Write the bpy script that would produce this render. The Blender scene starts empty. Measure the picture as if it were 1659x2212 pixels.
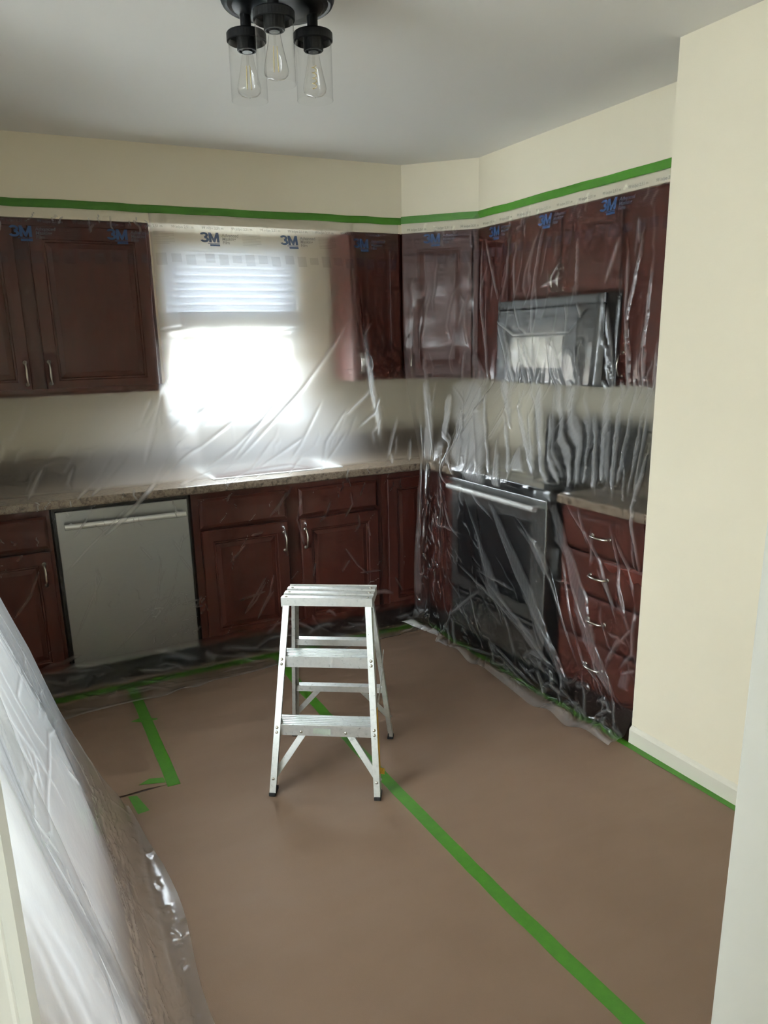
import bpy, bmesh, math, random
import numpy as np
from mathutils import Matrix, Vector

# ------------------------------------------------------------------ camera, world, light, exposure
sc = bpy.context.scene
COL = sc.collection
FPX, YAW, PITCH, ROLL, CAMH = 1660.75, .4599, .2619, -.0246, 1.5451
_f = Vector((math.sin(YAW) * math.cos(PITCH), math.cos(YAW) * math.cos(PITCH), -math.sin(PITCH)))
_r = Vector((math.cos(YAW), -math.sin(YAW), 0)); _u = _r.cross(_f)
_r2 = math.cos(ROLL) * _r + math.sin(ROLL) * _u; _u2 = -math.sin(ROLL) * _r + math.cos(ROLL) * _u
cd = bpy.data.cameras.new('camera'); cam = bpy.data.objects.new('camera', cd); COL.objects.link(cam)
cd.sensor_fit = 'VERTICAL'; cd.sensor_height = 24.0; cd.lens = FPX * 24.0 / 2212
cd.shift_x = 27.27 / 2212; cd.shift_y = 78.58 / 2212; cd.clip_start = .02
m = Matrix.Identity(4)
for i in range(3): m[i][0], m[i][1], m[i][2] = _r2[i], _u2[i], -_f[i]
m[2][3] = CAMH
cam.matrix_world = m
sc.camera = cam

w = bpy.data.worlds.new('overcast_sky'); sc.world = w; w.use_nodes = True
bg = w.node_tree.nodes['Background']; bg.inputs[0].default_value = (.87, .94, 1.0, 1); bg.inputs[1].default_value = 50.0
def portal(name, loc, rot, sx, sy):
    l = bpy.data.lights.new(name, 'AREA'); l.shape = 'RECTANGLE'; l.size = sx; l.size_y = sy; l.cycles.is_portal = True
    o = bpy.data.objects.new(name, l); COL.objects.link(o); o.location = loc; o.rotation_euler = rot
R90 = math.pi / 2
portal('kitchen_window_daylight', (1.295, 4.34, 1.605), (-R90, 0, 0), .75, .93)
portal('near_room_fill', (2.05, -2.74, 1.50), (R90, 0, 0), .5, 1.2)  # portal for the added window behind the camera
portal('dining_window_daylight', (-2.74, 1.15, 1.40), (0, -R90, 0), 1.4, 1.3)
sc.view_settings.view_transform = 'Standard'; sc.view_settings.look = 'None'; sc.view_settings.gamma = 1
sc.view_settings.use_curve_mapping = False
sc.view_settings.exposure = 0.94
cy = sc.cycles
cy.max_bounces = 8; cy.diffuse_bounces = 4; cy.glossy_bounces = 2; cy.transmission_bounces = 5; cy.transparent_max_bounces = 10
cy.use_adaptive_sampling = True; cy.adaptive_threshold = .035; cy.adaptive_min_samples = 16
cy.sample_clamp_indirect = 6.0; cy.use_denoising = True

# ------------------------------------------------------------------ materials
def _nt(name):
    mt = bpy.data.materials.new(name); mt.use_nodes = True
    return mt, mt.node_tree.nodes, mt.node_tree.links, mt.node_tree.nodes['Principled BSDF']
def noise(n, l, scale, detail=4, rough=.6, vec=None, stretch=None):
    t = n.new('ShaderNodeTexNoise'); t.inputs['Scale'].default_value = scale; t.inputs['Detail'].default_value = detail; t.inputs['Roughness'].default_value = rough
    tc = n.new('ShaderNodeTexCoord'); mp = n.new('ShaderNodeMapping'); l.new(tc.outputs['Object'], mp.inputs[0]); l.new(mp.outputs[0], t.inputs['Vector'])
    if stretch: mp.inputs['Scale'].default_value = stretch
    return t
def ramp(n, l, src, stops):
    r = n.new('ShaderNodeValToRGB'); e = r.color_ramp.elements
    while len(e) < len(stops): e.new(.5)
    for el, (p, c) in zip(e, stops): el.position = p; el.color = (*c, 1)
    l.new(src, r.inputs[0]); return r
def mat(name, col, rough=.5, metal=0., var=0., nscale=8, stretch=None, bump=0., bscale=200, spec=.5, bstretch=None, coat=0.):
    mt, n, l, b = _nt(name)
    b.inputs['Base Color'].default_value = (*col, 1); b.inputs['Roughness'].default_value = rough; b.inputs['Metallic'].default_value = metal
    b.inputs['Specular IOR Level'].default_value = spec; b.inputs['Coat Weight'].default_value = coat
    if var:
        t = noise(n, l, nscale, stretch=stretch)
        r = ramp(n, l, t.outputs['Fac'], [(.25, tuple(c * (1 - var) for c in col)), (.75, tuple(min(1, c * (1 + var)) for c in col))])
        l.new(r.outputs[0], b.inputs['Base Color'])
    if bump:
        t2 = noise(n, l, bscale, stretch=bstretch); bp = n.new('ShaderNodeBump'); bp.inputs['Strength'].default_value = bump; bp.inputs['Distance'].default_value = .002
        l.new(t2.outputs['Fac'], bp.inputs['Height']); l.new(bp.outputs[0], b.inputs['Normal'])
    return mt
M = {}
M['wall'] = mat('cream_wall_paint', (.755, .685, .535), .62, bump=.12, bscale=260, var=.012, nscale=2)
M['ceiling'] = mat('white_ceiling_paint', (.76, .745, .71), .7, bump=.1, bscale=220)
M['trim'] = mat('white_trim_paint', (.64, .635, .585), .38, bump=.05, bscale=40)
M['base_trim'] = mat('cream_baseboard_paint', (.66, .625, .53), .4)
M['wood'] = mat('cherry_cabinet_wood', (.066, .0118, .0062), .46, spec=.36, var=.22, nscale=3, stretch=(9, 9, 1))
M['wood_dark'] = mat('dark_toe_kick', (.03, .012, .009), .6)
M['steel'] = mat('brushed_stainless', (.37, .38, .38), .36, 1., var=.04, nscale=30, stretch=(1, 1, 30), bump=.03, bscale=90, bstretch=(1, 1, 40))
M['steel_dark'] = mat('dark_stainless', (.12, .124, .13), .48, 1., var=.05, nscale=30, stretch=(1, 1, 30))
M['handle_bright'] = mat('pale_satin_metal', (.80, .80, .78), .38, .55)
M['nickel'] = mat('satin_nickel', (.66, .63, .57), .28, 1.)
M['black'] = mat('black_plastic', (.012, .012, .013), .35)
M['glassblack'] = mat('black_oven_glass', (.008, .009, .010), .08, coat=.3)
M['floor'] = mat('dark_floorboard', (.05, .028, .018), .5, var=.3, nscale=3, stretch=(1, 14, 1))
M['green'] = mat('green_masking_tape', (.044, .165, .007), .55, var=.10, nscale=35, bump=.25, bscale=300)
M['white'] = mat('white_enamel', (.78, .78, .76), .3)
M['vinyl'] = mat('white_vinyl', (.80, .81, .82), .4)
def slat_mat():
    mt, n, l, b = _nt('white_blind_slat'); b.inputs['Base Color'].default_value = (.82, .84, .88, 1); b.inputs['Roughness'].default_value = .5
    tl = n.new('ShaderNodeBsdfTranslucent'); tl.inputs[0].default_value = (.8, .86, 1, 1); mx = n.new('ShaderNodeMixShader'); mx.inputs[0].default_value = .05
    l.new(b.outputs[0], mx.inputs[1]); l.new(tl.outputs[0], mx.inputs[2]); l.new(mx.outputs[0], n['Material Output'].inputs[0]); return mt
M['slat'] = slat_mat()
M['rubber'] = mat('black_rubber', (.015, .015, .016), .7)
M['lampblack'] = mat('matt_black_metal', (.012, .012, .013), .42, .6)
M['sticker_w'] = mat('worn_white_sticker', (.60, .66, .57), .55, var=.12, nscale=60)
M['sticker_r'] = mat('red_label_ink', (.45, .03, .03), .5, var=.2, nscale=80)
M['sticker_y'] = mat('worn_yellow_label', (.62, .38, .04), .55, var=.35, nscale=60)
M['filament'] = mat('amber_filament', (.62, .50, .24), .4)
M['siding'] = mat('beige_siding', (.78, .72, .62), .7)
M['shingle'] = mat('brown_shingle', (.10, .075, .055), .8, var=.2)
M['concrete'] = mat('pale_concrete', (.72, .72, .70), .8, var=.06)
def laminate():
    mt, n, l, b = _nt('granite_pattern_laminate'); b.inputs['Roughness'].default_value = .28
    t = noise(n, l, 55, 6, .7); r = ramp(n, l, t.outputs['Fac'], [(.34, (.03, .022, .017)), (.47, (.16, .115, .08)), (.56, (.27, .21, .155)), (.66, (.09, .06, .045))])
    l.new(r.outputs[0], b.inputs['Base Color']); return mt
M['laminate'] = laminate()
def paper():
    mt, n, l, b = _nt('brown_masking_paper'); b.inputs['Roughness'].default_value = .62; b.inputs['Specular IOR Level'].default_value = .28
    t = noise(n, l, 1.4, 3, .55); r = ramp(n, l, t.outputs['Fac'], [(.3, (.176, .115, .078)), (.7, (.204, .135, .094))]); l.new(r.outputs[0], b.inputs['Base Color'])
    t1 = noise(n, l, 2.2, 2, .4, stretch=(1.2, 3.2, 1)); t2 = noise(n, l, 420, 2)
    ad = n.new('ShaderNodeMath'); ad.operation = 'MULTIPLY_ADD'; l.new(t2.outputs['Fac'], ad.inputs[0]); ad.inputs[1].default_value = .02; l.new(t1.outputs['Fac'], ad.inputs[2])
    bp = n.new('ShaderNodeBump'); bp.inputs['Strength'].default_value = .3; bp.inputs['Distance'].default_value = .05; l.new(ad.outputs[0], bp.inputs['Height']); l.new(bp.outputs[0], b.inputs['Normal'])
    return mt
M['paper'] = paper()
def aluminium():
    mt, n, l, b = _nt('scuffed_aluminium'); b.inputs['Metallic'].default_value = .78
    t = noise(n, l, 48, 6, .7); r = ramp(n, l, t.outputs['Fac'], [(.30, (.36, .37, .36)), (.40, (.66, .68, .67)), (.75, (.78, .80, .79))]); l.new(r.outputs[0], b.inputs['Base Color'])
    r2 = ramp(n, l, t.outputs['Fac'], [(.35, (.48, .48, .48)), (.7, (.27, .27, .27))]); l.new(r2.outputs[0], b.inputs['Roughness'])
    return mt
M['alu'] = aluminium()
def schlick(n, l, f0, normal=None, power=4.0):
    lw = n.new('ShaderNodeLayerWeight'); lw.inputs['Blend'].default_value = .5
    if normal is not None: l.new(normal, lw.inputs['Normal'])
    pw = n.new('ShaderNodeMath'); pw.operation = 'POWER'; l.new(lw.outputs['Facing'], pw.inputs[0]); pw.inputs[1].default_value = power
    ma = n.new('ShaderNodeMath'); ma.operation = 'MULTIPLY_ADD'; l.new(pw.outputs[0], ma.inputs[0]); ma.inputs[1].default_value = 1 - f0; ma.inputs[2].default_value = f0
    return ma.outputs[0]
def thin_glass(name, tint, gl):
    mt, n, l, b = _nt(name); n.remove(b)
    tr = n.new('ShaderNodeBsdfTransparent'); tr.inputs[0].default_value = (*tint, 1)
    g = n.new('ShaderNodeBsdfGlossy'); g.inputs['Roughness'].default_value = .02
    fr = schlick(n, l, gl)
    mx = n.new('ShaderNodeMixShader'); l.new(fr, mx.inputs[0]); l.new(tr.outputs[0], mx.inputs[1]); l.new(g.outputs[0], mx.inputs[2]); l.new(mx.outputs[0], n['Material Output'].inputs[0])
    return mt
M['pane'] = thin_glass('window_pane_glass', (.96, .98, .97), .04)
M['jar'] = thin_glass('clear_shade_glass', (.985, .988, .985), .03)
M['bulb'] = thin_glass('bulb_glass', (.98, .975, .965), .035)
def film_mat(name, haze, fold_glow_gain, clear, bump, ior=1.13, gloss_rough=.13, f0=.022, blur=.55, wide=.22):
    """thin polythene: a sheer layer that scatters what lies behind it, hazier at folds and where window glow is painted in"""
    mt, n, l, b = _nt(name); n.remove(b)
    at = n.new('ShaderNodeAttribute'); at.attribute_name = 'fold_glow'
    t1 = noise(n, l, 38, 5, .62); t2 = noise(n, l, 9, 3, .5)
    ad = n.new('ShaderNodeMath'); ad.operation = 'MULTIPLY_ADD'; l.new(t1.outputs['Fac'], ad.inputs[0]); ad.inputs[1].default_value = .30; l.new(t2.outputs['Fac'], ad.inputs[2])
    bp = n.new('ShaderNodeBump'); bp.inputs['Strength'].default_value = bump; bp.inputs['Distance'].default_value = .006; l.new(ad.outputs[0], bp.inputs['Height'])
    rf = n.new('ShaderNodeBsdfRefraction'); rf.inputs['IOR'].default_value = ior; rf.inputs['Roughness'].default_value = blur; rf.inputs['Color'].default_value = (.97, .97, .97, 1)
    rw_ = n.new('ShaderNodeBsdfRefraction'); rw_.inputs['IOR'].default_value = 1.42; rw_.inputs['Roughness'].default_value = .95; rw_.inputs['Color'].default_value = (.97, .97, .97, 1)
    m0 = n.new('ShaderNodeMixShader'); m0.inputs[0].default_value = wide; l.new(rf.outputs[0], m0.inputs[1]); l.new(rw_.outputs[0], m0.inputs[2])
    tp = n.new('ShaderNodeBsdfTransparent'); tp.inputs[0].default_value = (.97, .97, .97, 1)
    m1 = n.new('ShaderNodeMixShader'); l.new(m0.outputs[0], m1.inputs[1])
    ac = n.new('ShaderNodeAttribute'); ac.attribute_name = 'cling'; mc = n.new('ShaderNodeMath'); mc.operation = 'MULTIPLY_ADD'; l.new(ac.outputs['Fac'], mc.inputs[0]); mc.inputs[1].default_value = .55; mc.inputs[2].default_value = clear
    l.new(mc.outputs[0], m1.inputs[0]); l.new(tp.outputs[0], m1.inputs[2])
    tl = n.new('ShaderNodeBsdfTranslucent'); tl.inputs[0].default_value = (.90, .90, .93, 1); df = n.new('ShaderNodeBsdfDiffuse'); df.inputs[0].default_value = (.90, .90, .93, 1)
    l.new(bp.outputs[0], df.inputs['Normal']); l.new(bp.outputs[0], tl.inputs['Normal'])
    m2 = n.new('ShaderNodeMixShader'); m2.inputs[0].default_value = .5; l.new(tl.outputs[0], m2.inputs[1]); l.new(df.outputs[0], m2.inputs[2])
    ma = n.new('ShaderNodeMath'); ma.operation = 'MULTIPLY_ADD'; ma.use_clamp = True; l.new(at.outputs['Fac'], ma.inputs[0]); ma.inputs[1].default_value = fold_glow_gain; ma.inputs[2].default_value = haze
    m3 = n.new('ShaderNodeMixShader'); l.new(ma.outputs[0], m3.inputs[0]); l.new(m1.outputs[0], m3.inputs[1]); l.new(m2.outputs[0], m3.inputs[2])
    g = n.new('ShaderNodeBsdfGlossy'); g.inputs['Roughness'].default_value = gloss_rough; g.inputs[0].default_value = (.95, .95, .97, 1); l.new(bp.outputs[0], g.inputs['Normal'])
    fr = schlick(n, l, f0, bp.outputs[0], 4.5)
    m4 = n.new('ShaderNodeMixShader'); l.new(fr, m4.inputs[0]); l.new(m3.outputs[0], m4.inputs[1]); l.new(g.outputs[0], m4.inputs[2])
    l.new(m4.outputs[0], n['Material Output'].inputs[0]); return mt
M['film'] = film_mat('masking_film', .007, .28, .25, .14, f0=.017)
M['film_long'] = film_mat('masking_film_long_folds', .012, .75, .25, .12, f0=.024, gloss_rough=.12)  # strong whitening on folds paints in window glints
M['film_drape'] = film_mat('dust_sheet_film', .13, .34, .34, .2, wide=.4)
M['film_thin'] = film_mat('thin_dust_sheet', .06, .3, .5, .12, wide=.3)
def ink(name, col, op):
    mt, n, l, b = _nt(name); b.inputs['Base Color'].default_value = (*col, 1); b.inputs['Roughness'].default_value = .6
    tp = n.new('ShaderNodeBsdfTransparent'); mx = n.new('ShaderNodeMixShader'); mx.inputs[0].default_value = op
    l.new(tp.outputs[0], mx.inputs[1]); l.new(b.outputs[0], mx.inputs[2]); l.new(mx.outputs[0], n['Material Output'].inputs[0]); return mt
M['ink'] = ink('blue_ink', (.024, .07, .19), .85)
M['ink_grey'] = ink('blue_grey_ink', (.10, .15, .24), .5)
M['ink_pale'] = ink('pale_grey_ink', (.10, .10, .15), .16)

# ------------------------------------------------------------------ mesh helpers
IDT = lambda a, b, c: (a, b, c)
def box(bm, a0, a1, b0, b1, c0, c1, T=IDT):
    v = [bm.verts.new(T(x, y, z)) for x in (a0, a1) for y in (b0, b1) for z in (c0, c1)]
    for q in ((0, 1, 3, 2), (4, 6, 7, 5), (0, 4, 5, 1), (2, 3, 7, 6), (0, 2, 6, 4), (1, 5, 7, 3)): bm.faces.new([v[i] for i in q])
def obox(bm, p0, p1, ax, ay, x0, x1, y0, y1):
    """bar from p0 to p1 with section x0..x1 along ax, y0..y1 along ay"""
    p0, p1, ax, ay = Vector(p0), Vector(p1), Vector(ax).normalized(), Vector(ay).normalized()
    v = [bm.verts.new(p + ax * x + ay * y) for p in (p0, p1) for x in (x0, x1) for y in (y0, y1)]
    for q in ((0, 1, 3, 2), (4, 6, 7, 5), (0, 4, 5, 1), (2, 3, 7, 6), (0, 2, 6, 4), (1, 5, 7, 3)): bm.faces.new([v[i] for i in q])
def extr(bm, prof, a0, a1, T):
    """profile [(b,c)] swept along a"""
    r0 = [bm.verts.new(T(a0, b, c)) for b, c in prof]; r1 = [bm.verts.new(T(a1, b, c)) for b, c in prof]; k = len(prof)
    for i in range(k): bm.faces.new([r0[i], r0[(i + 1) % k], r1[(i + 1) % k], r1[i]])
    bm.faces.new(r0); bm.faces.new(r1[::-1])
def prism(bm, poly, z0, z1, T=IDT):
    b = [bm.verts.new(T(x, y, z0)) for x, y in poly]; t = [bm.verts.new(T(x, y, z1)) for x, y in poly]; k = len(poly)
    for i in range(k): bm.faces.new([b[i], b[(i + 1) % k], t[(i + 1) % k], t[i]])
    bm.faces.new(b); bm.faces.new(t)
def tube(bm, pts, r, n=8, closed=False):
    pts = [Vector(p) for p in pts]; rings = []
    for i, p in enumerate(pts):
        d = (pts[min(i + 1, len(pts) - 1)] - pts[max(i - 1, 0)]).normalized()
        s = d.cross(Vector((0, 0, 1)) if abs(d.z) < .9 else Vector((1, 0, 0))).normalized(); t = s.cross(d)
        rings.append([bm.verts.new(p + (s * math.cos(2 * math.pi * k / n) + t * math.sin(2 * math.pi * k / n)) * r) for k in range(n)])
    for a, b in zip(rings, rings[1:]):
        for k in range(n): bm.faces.new([a[k], a[(k + 1) % n], b[(k + 1) % n], b[k]])
    bm.faces.new(rings[0]); bm.faces.new(rings[-1][::-1])
def lathe(bm, prof, c, n=28, close=True):
    """prof [(r,z)] about the vertical through c"""
    rings = []
    for r, z in prof:
        if r < 1e-6: rings.append([bm.verts.new((c[0], c[1], z))])
        else: rings.append([bm.verts.new((c[0] + r * math.cos(2 * math.pi * k / n), c[1] + r * math.sin(2 * math.pi * k / n), z)) for k in range(n)])
    for a, b in zip(rings, rings[1:]):
        for k in range(n):
            q = [a[k % len(a)], a[(k + 1) % len(a)], b[(k + 1) % len(b)], b[k % len(b)]]
            q2 = []
            for x in q:
                if x not in q2: q2.append(x)
            if len(q2) > 2: bm.faces.new(q2)
def dome(bm, p, nrm, r, h, n=8):
    p, nrm = Vector(p), Vector(nrm).normalized(); s = nrm.orthogonal().normalized(); t = nrm.cross(s)
    rings = [[bm.verts.new(p + (s * math.cos(2 * math.pi * k / n) + t * math.sin(2 * math.pi * k / n)) * rr + nrm * hh) for k in range(n)] for rr, hh in ((r, 0), (r * .75, h * .7))]
    top = bm.verts.new(p + nrm * h)
    for k in range(n):
        bm.faces.new([rings[0][k], rings[0][(k + 1) % n], rings[1][(k + 1) % n], rings[1][k]]); bm.faces.new([rings[1][k], rings[1][(k + 1) % n], top])
    bm.faces.new(rings[0][::-1])
def obj(name, bm, mt, parent=None, smooth=False, bevel=0., segs=2, recalc=True):
    if recalc: bmesh.ops.recalc_face_normals(bm, faces=bm.faces[:])
    me = bpy.data.meshes.new(name); lo = Vector((1e9,) * 3); hi = Vector((-1e9,) * 3)
    for v in bm.verts:
        for i in range(3): lo[i] = min(lo[i], v.co[i]); hi[i] = max(hi[i], v.co[i])
    c = Vector(((lo.x + hi.x) / 2, (lo.y + hi.y) / 2, lo.z)); 
    for v in bm.verts: v.co -= c
    bm.to_mesh(me); bm.free(); me.materials.append(M[mt] if isinstance(mt, str) else mt)
    if smooth: me.polygons.foreach_set('use_smooth', [True] * len(me.polygons))
    o = bpy.data.objects.new(name, me); COL.objects.link(o); o.location = c
    if parent is not None: adopt(o, parent)
    if bevel:
        b = o.modifiers.new('bevel', 'BEVEL'); b.width = bevel; b.segments = segs; b.limit_method = 'ANGLE'; b.angle_limit = .6
    return o
WORLD = {}
def adopt(o, parent):
    o.parent = parent; off = WORLD.get(parent.name, Vector(parent.location))
    WORLD[o.name] = Vector(o.location); o.location = Vector(o.location) - off
def thing(name, label, cat, loc, group=None):
    o = bpy.data.objects.new(name, None); o.empty_display_size = .1; COL.objects.link(o); o.location = loc; WORLD[o.name] = Vector(loc); tag(o, label, cat, group); return o
def tag(o, label, cat, group=None):
    o['label'] = label; o['category'] = cat
    if group: o['group'] = group
    return o
def struct(o): o['kind'] = 'structure'; return o
def B(): return bmesh.new()
def boxes(name, mt, lst, parent=None, T=IDT, bevel=0.):
    bm = B()
    for q in lst: box(bm, *q, T=T)
    return obj(name, bm, mt, parent, bevel=bevel)

# ------------------------------------------------------------------ setting
YB, XR, X2, Y2, H = 4.199, 2.766, 2.106, 1.994, 2.44
SY, SX = 3.873, 2.44                          # soffit faces
back = lambda u, d, z: (u, YB - d, z)
right = lambda u, d, z: (XR - d, u, z)
_e = Vector((SX - 2.147, 3.581 - SY, 0)); DL = _e.length; _e.normalize(); _n = Vector((-_e.y * -1, 0, 0)); _n = Vector((_e.y, -_e.x, 0))
diag = lambda u, d, z: (2.147 + _e.x * u + _n.x * d, SY + _e.y * u + _n.y * d, z)
struct(boxes('floor', 'floor', [(-2.8, 3.0, -2.8, 4.5, -.1, -.002)]))
struct(boxes('ceiling', 'ceiling', [(-2.8, 3.0, -2.8, 4.5, H, H + .1)]))
WX0, WX1, WZ0, WZ1 = .93, 1.66, 1.15, 2.06
struct(boxes('wall_back', 'wall', [(-2.8, WX0, YB, YB + .14, 0, H), (WX1, 3.0, YB, YB + .14, 0, H), (WX0, WX1, YB, YB + .14, 0, WZ0), (WX0, WX1, YB, YB + .14, WZ1, H)]))
struct(boxes('wall_right', 'wall', [(XR, XR + .14, Y2, YB, 0, H)]))
struct(boxes('wall_right_near', 'wall', [(X2, XR + .14, .585, Y2, 0, H)]))
struct(boxes('wall_left', 'wall', [(-.52, -.402, 2.42, YB, 0, H), (-.52, -.402, .585, 2.42, 2.14, H), (-.52, -.402, .585, .84, 0, 2.14), (-.52, -.402, .84, 2.42, 0, .50)]))  # low part across the opening is added, unseen, to shade the dust sheet
struct(boxes('wall_dining_room', 'wall', [(-2.74, -2.6, -2.6, .5, 0, H), (-2.74, -2.6, 1.8, YB, 0, H), (-2.74, -2.6, .5, 1.8, 2.1, H), (-2.74, -2.6, .5, 1.8, 0, .7)]))
struct(boxes('wall_front', 'wall', [(-.52, -.045, .47, .585, 0, H), (.845, XR + .14, .47, .585, 0, H), (-.045, .845, .47, .585, 2.06, H)]))
struct(boxes('wall_near_room', 'wall', [(-2.74, 1.8, -2.74, -2.6, 0, H), (2.3, 3.0, -2.74, -2.6, 0, H), (1.8, 2.3, -2.74, -2.6, 0, .9), (1.8, 2.3, -2.74, -2.6, 2.1, H), (XR, XR + .14, -2.6, .47, 0, H)]))
bm = B(); prism(bm, [(-.40, YB), (-.40, SY), (2.147, SY), (SX, 3.581), (SX, Y2), (XR, Y2), (XR, YB)], 2.1035, H)
o = struct(obj('trim_1', bm, 'wall')); o['label'] = 'cream painted soffit boxed in above the wall cabinets'
# door frame the camera stands behind
o = struct(boxes('door_1', 'trim', [(.825, .845, .47, .585, 0, 2.06), (-.045, -.025, .47, .585, 0, 2.06), (-.045, .845, .47, .585, 2.04, 2.06)]))
o['label'] = 'white door jamb of the doorway in front'
for x0, x1, y0, y1 in ((.832, .90, .585, .599), (.832, .90, .456, .47), (-.10, -.032, .585, .599), (-.10, -.032, .456, .47)):
    bm = B(); box(bm, x0, x1, y0, y1, 0, 2.11)
    inner = x0 if x0 > 0 else x1; s = 1 if x0 > 0 else -1; yo = y1 if y0 > .5 else y0; t = .006 if y0 > .5 else -.006
    box(bm, min(inner + s * .03, inner + s * .066), max(inner + s * .03, inner + s * .066), min(yo, yo + t), max(yo, yo + t), 0, 2.11)
    obj('door_casing', bm, 'trim', o, bevel=.003)
bm = B(); extr(bm, [(X2, 0.001), (X2 - .013, .001), (X2 - .013, .058), (X2 - .009, .066), (X2 - .003, .072), (X2, .074)], .60, Y2 - .001, lambda a, b, c: (b, a, c))
o = struct(obj('baseboard_right', bm, 'base_trim')); o['label'] = 'low white baseboard at the foot of the cream wall'
bm = B(); extr(bm, [(X2 - .013, .0015), (X2 - .022, .0015), (X2 - .021, .010), (X2 - .016, .0155), (X2 - .013, .017)], .60, Y2 - .002, lambda a, b, c: (b, a, c))
# window in the back wall
wf = boxes('window_1', 'vinyl', [(WX0, WX0 + .045, YB + .02, YB + .12, WZ0, WZ1), (WX1 - .045, WX1, YB + .02, YB + .12, WZ0, WZ1), (WX0 + .045, WX1 - .045, YB + .02, YB + .12, WZ0, WZ0 + .045), (WX0 + .045, WX1 - .045, YB + .02, YB + .12, WZ1 - .04, WZ1)])
bm.free()
struct(wf); wf['label'] = 'white double hung window over the sink blurred behind film'
WORLD[wf.name] = Vector(wf.location)
zm = 1.565
def sash(z0, z1, y):
    s = boxes('sash', 'vinyl', [(WX0 + .046, WX0 + .085, y, y + .03, z0, z1), (WX1 - .085, WX1 - .046, y, y + .03, z0, z1), (WX0 + .085, WX1 - .085, y, y + .03, z0, z0 + .065), (WX0 + .085, WX1 - .085, y, y + .03, z1 - .065, z1)], wf)
    boxes('pane', 'pane', [(WX0 + .08, WX1 - .08, y + .013, y + .016, z0 + .04, z1 - .04)], s)
sash(WZ0 + .046, zm + .035, YB + .03); sash(zm - .025, WZ1 - .041, YB + .065)
boxes('window_sill', 'vinyl', [(WX0 - .04, WX1 + .04, YB - .035, YB + .03, WZ0 - .02, WZ0 - .001)], wf, bevel=.003)
bl = thing('window_blind', 'white slatted blind half lowered over the window above the sink', 'blind', ((WX0 + WX1) / 2, YB + .01, 1.66))
boxes('headrail', 'vinyl', [(WX0 + .006, WX1 - .006, YB - .012, YB + .018, 2.015, 2.055)], bl)
for i in range(9):
    z = 1.993 - i * .0365; bm = B(); a = 1.24
    extr(bm, [(YB + .003 - .022 * math.cos(a), z + .022 * math.sin(a)), (YB + .003 + .001, z + .003), (YB + .003 + .022 * math.cos(a), z - .022 * math.sin(a)), (YB + .003 - .001, z - .002)], WX0 + .01, WX1 - .01, lambda a_, b, c: (a_, b, c))
    obj('slat', bm, 'slat', bl)
boxes('bottom_rail', 'vinyl', [(WX0 + .01, WX1 - .01, YB - .014, YB + .018, 1.612, 1.690)], bl, bevel=.004)
for x in (WX0 + .12, WX1 - .12):
    bm = B(); tube(bm, [(x, YB - .02, 2.02), (x, YB - .02, 1.66)], .0015, 5); obj('cord', bm, 'vinyl', bl)
# dining room window, out of frame to the left
o = struct(boxes('window_2', 'vinyl', [(-2.72, -2.64, y, y + .05, .70, 2.1) for y in (.5, 1.125, 1.75)] + [(-2.72, -2.64, .55, 1.75, 2.05, 2.1), (-2.72, -2.64, .55, 1.75, .70, .75)])); o['label'] = 'white framed window in the dining room wall'
WORLD[o.name] = Vector(o.location)
for a, b in ((.55, 1.125), (1.175, 1.75)): boxes('pane', 'pane', [(-2.682, -2.678, a, b, .75, 2.05)], o)
o = struct(boxes('fill_window', 'vinyl', [(1.8, 1.85, -2.72, -2.64, .9, 2.1), (2.25, 2.3, -2.72, -2.64, .9, 2.1), (1.85, 2.25, -2.72, -2.64, 1.48, 1.52), (1.85, 2.25, -2.72, -2.64, .9, .95), (1.85, 2.25, -2.72, -2.64, 2.05, 2.1)])); o['label'] = 'unseen white framed window added behind the doorway for frontal light'  # unseen window added to light the kitchen from the front
WORLD[o.name] = Vector(o.location)
for a, b in ((.95, 1.48), (1.52, 2.05)): boxes('pane', 'pane', [(1.85, 2.25, -2.682, -2.678, a, b)], o)
# outdoors
o = struct(boxes('ground_outdoors', 'concrete', [(-30, 34, 4.36, 40, -.75, -.7)])); o['label'] = 'pale concrete ground outside the window'
o = thing('neighbour_house', 'beige sided house with brown roof beyond the window above the sink', 'house', (1.5, 11, -.7))
boxes('wall', 'siding', [(-6, 12, 11, 14, -.70, 1.44)], o)
bm = B(); extr(bm, [(10.7, 1.42), (10.7, 1.50), (12.5, 2.15), (14.3, 1.50), (14.3, 1.42)], -6.4, 12.4, IDT); obj('roof', bm, 'shingle', o)

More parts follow.
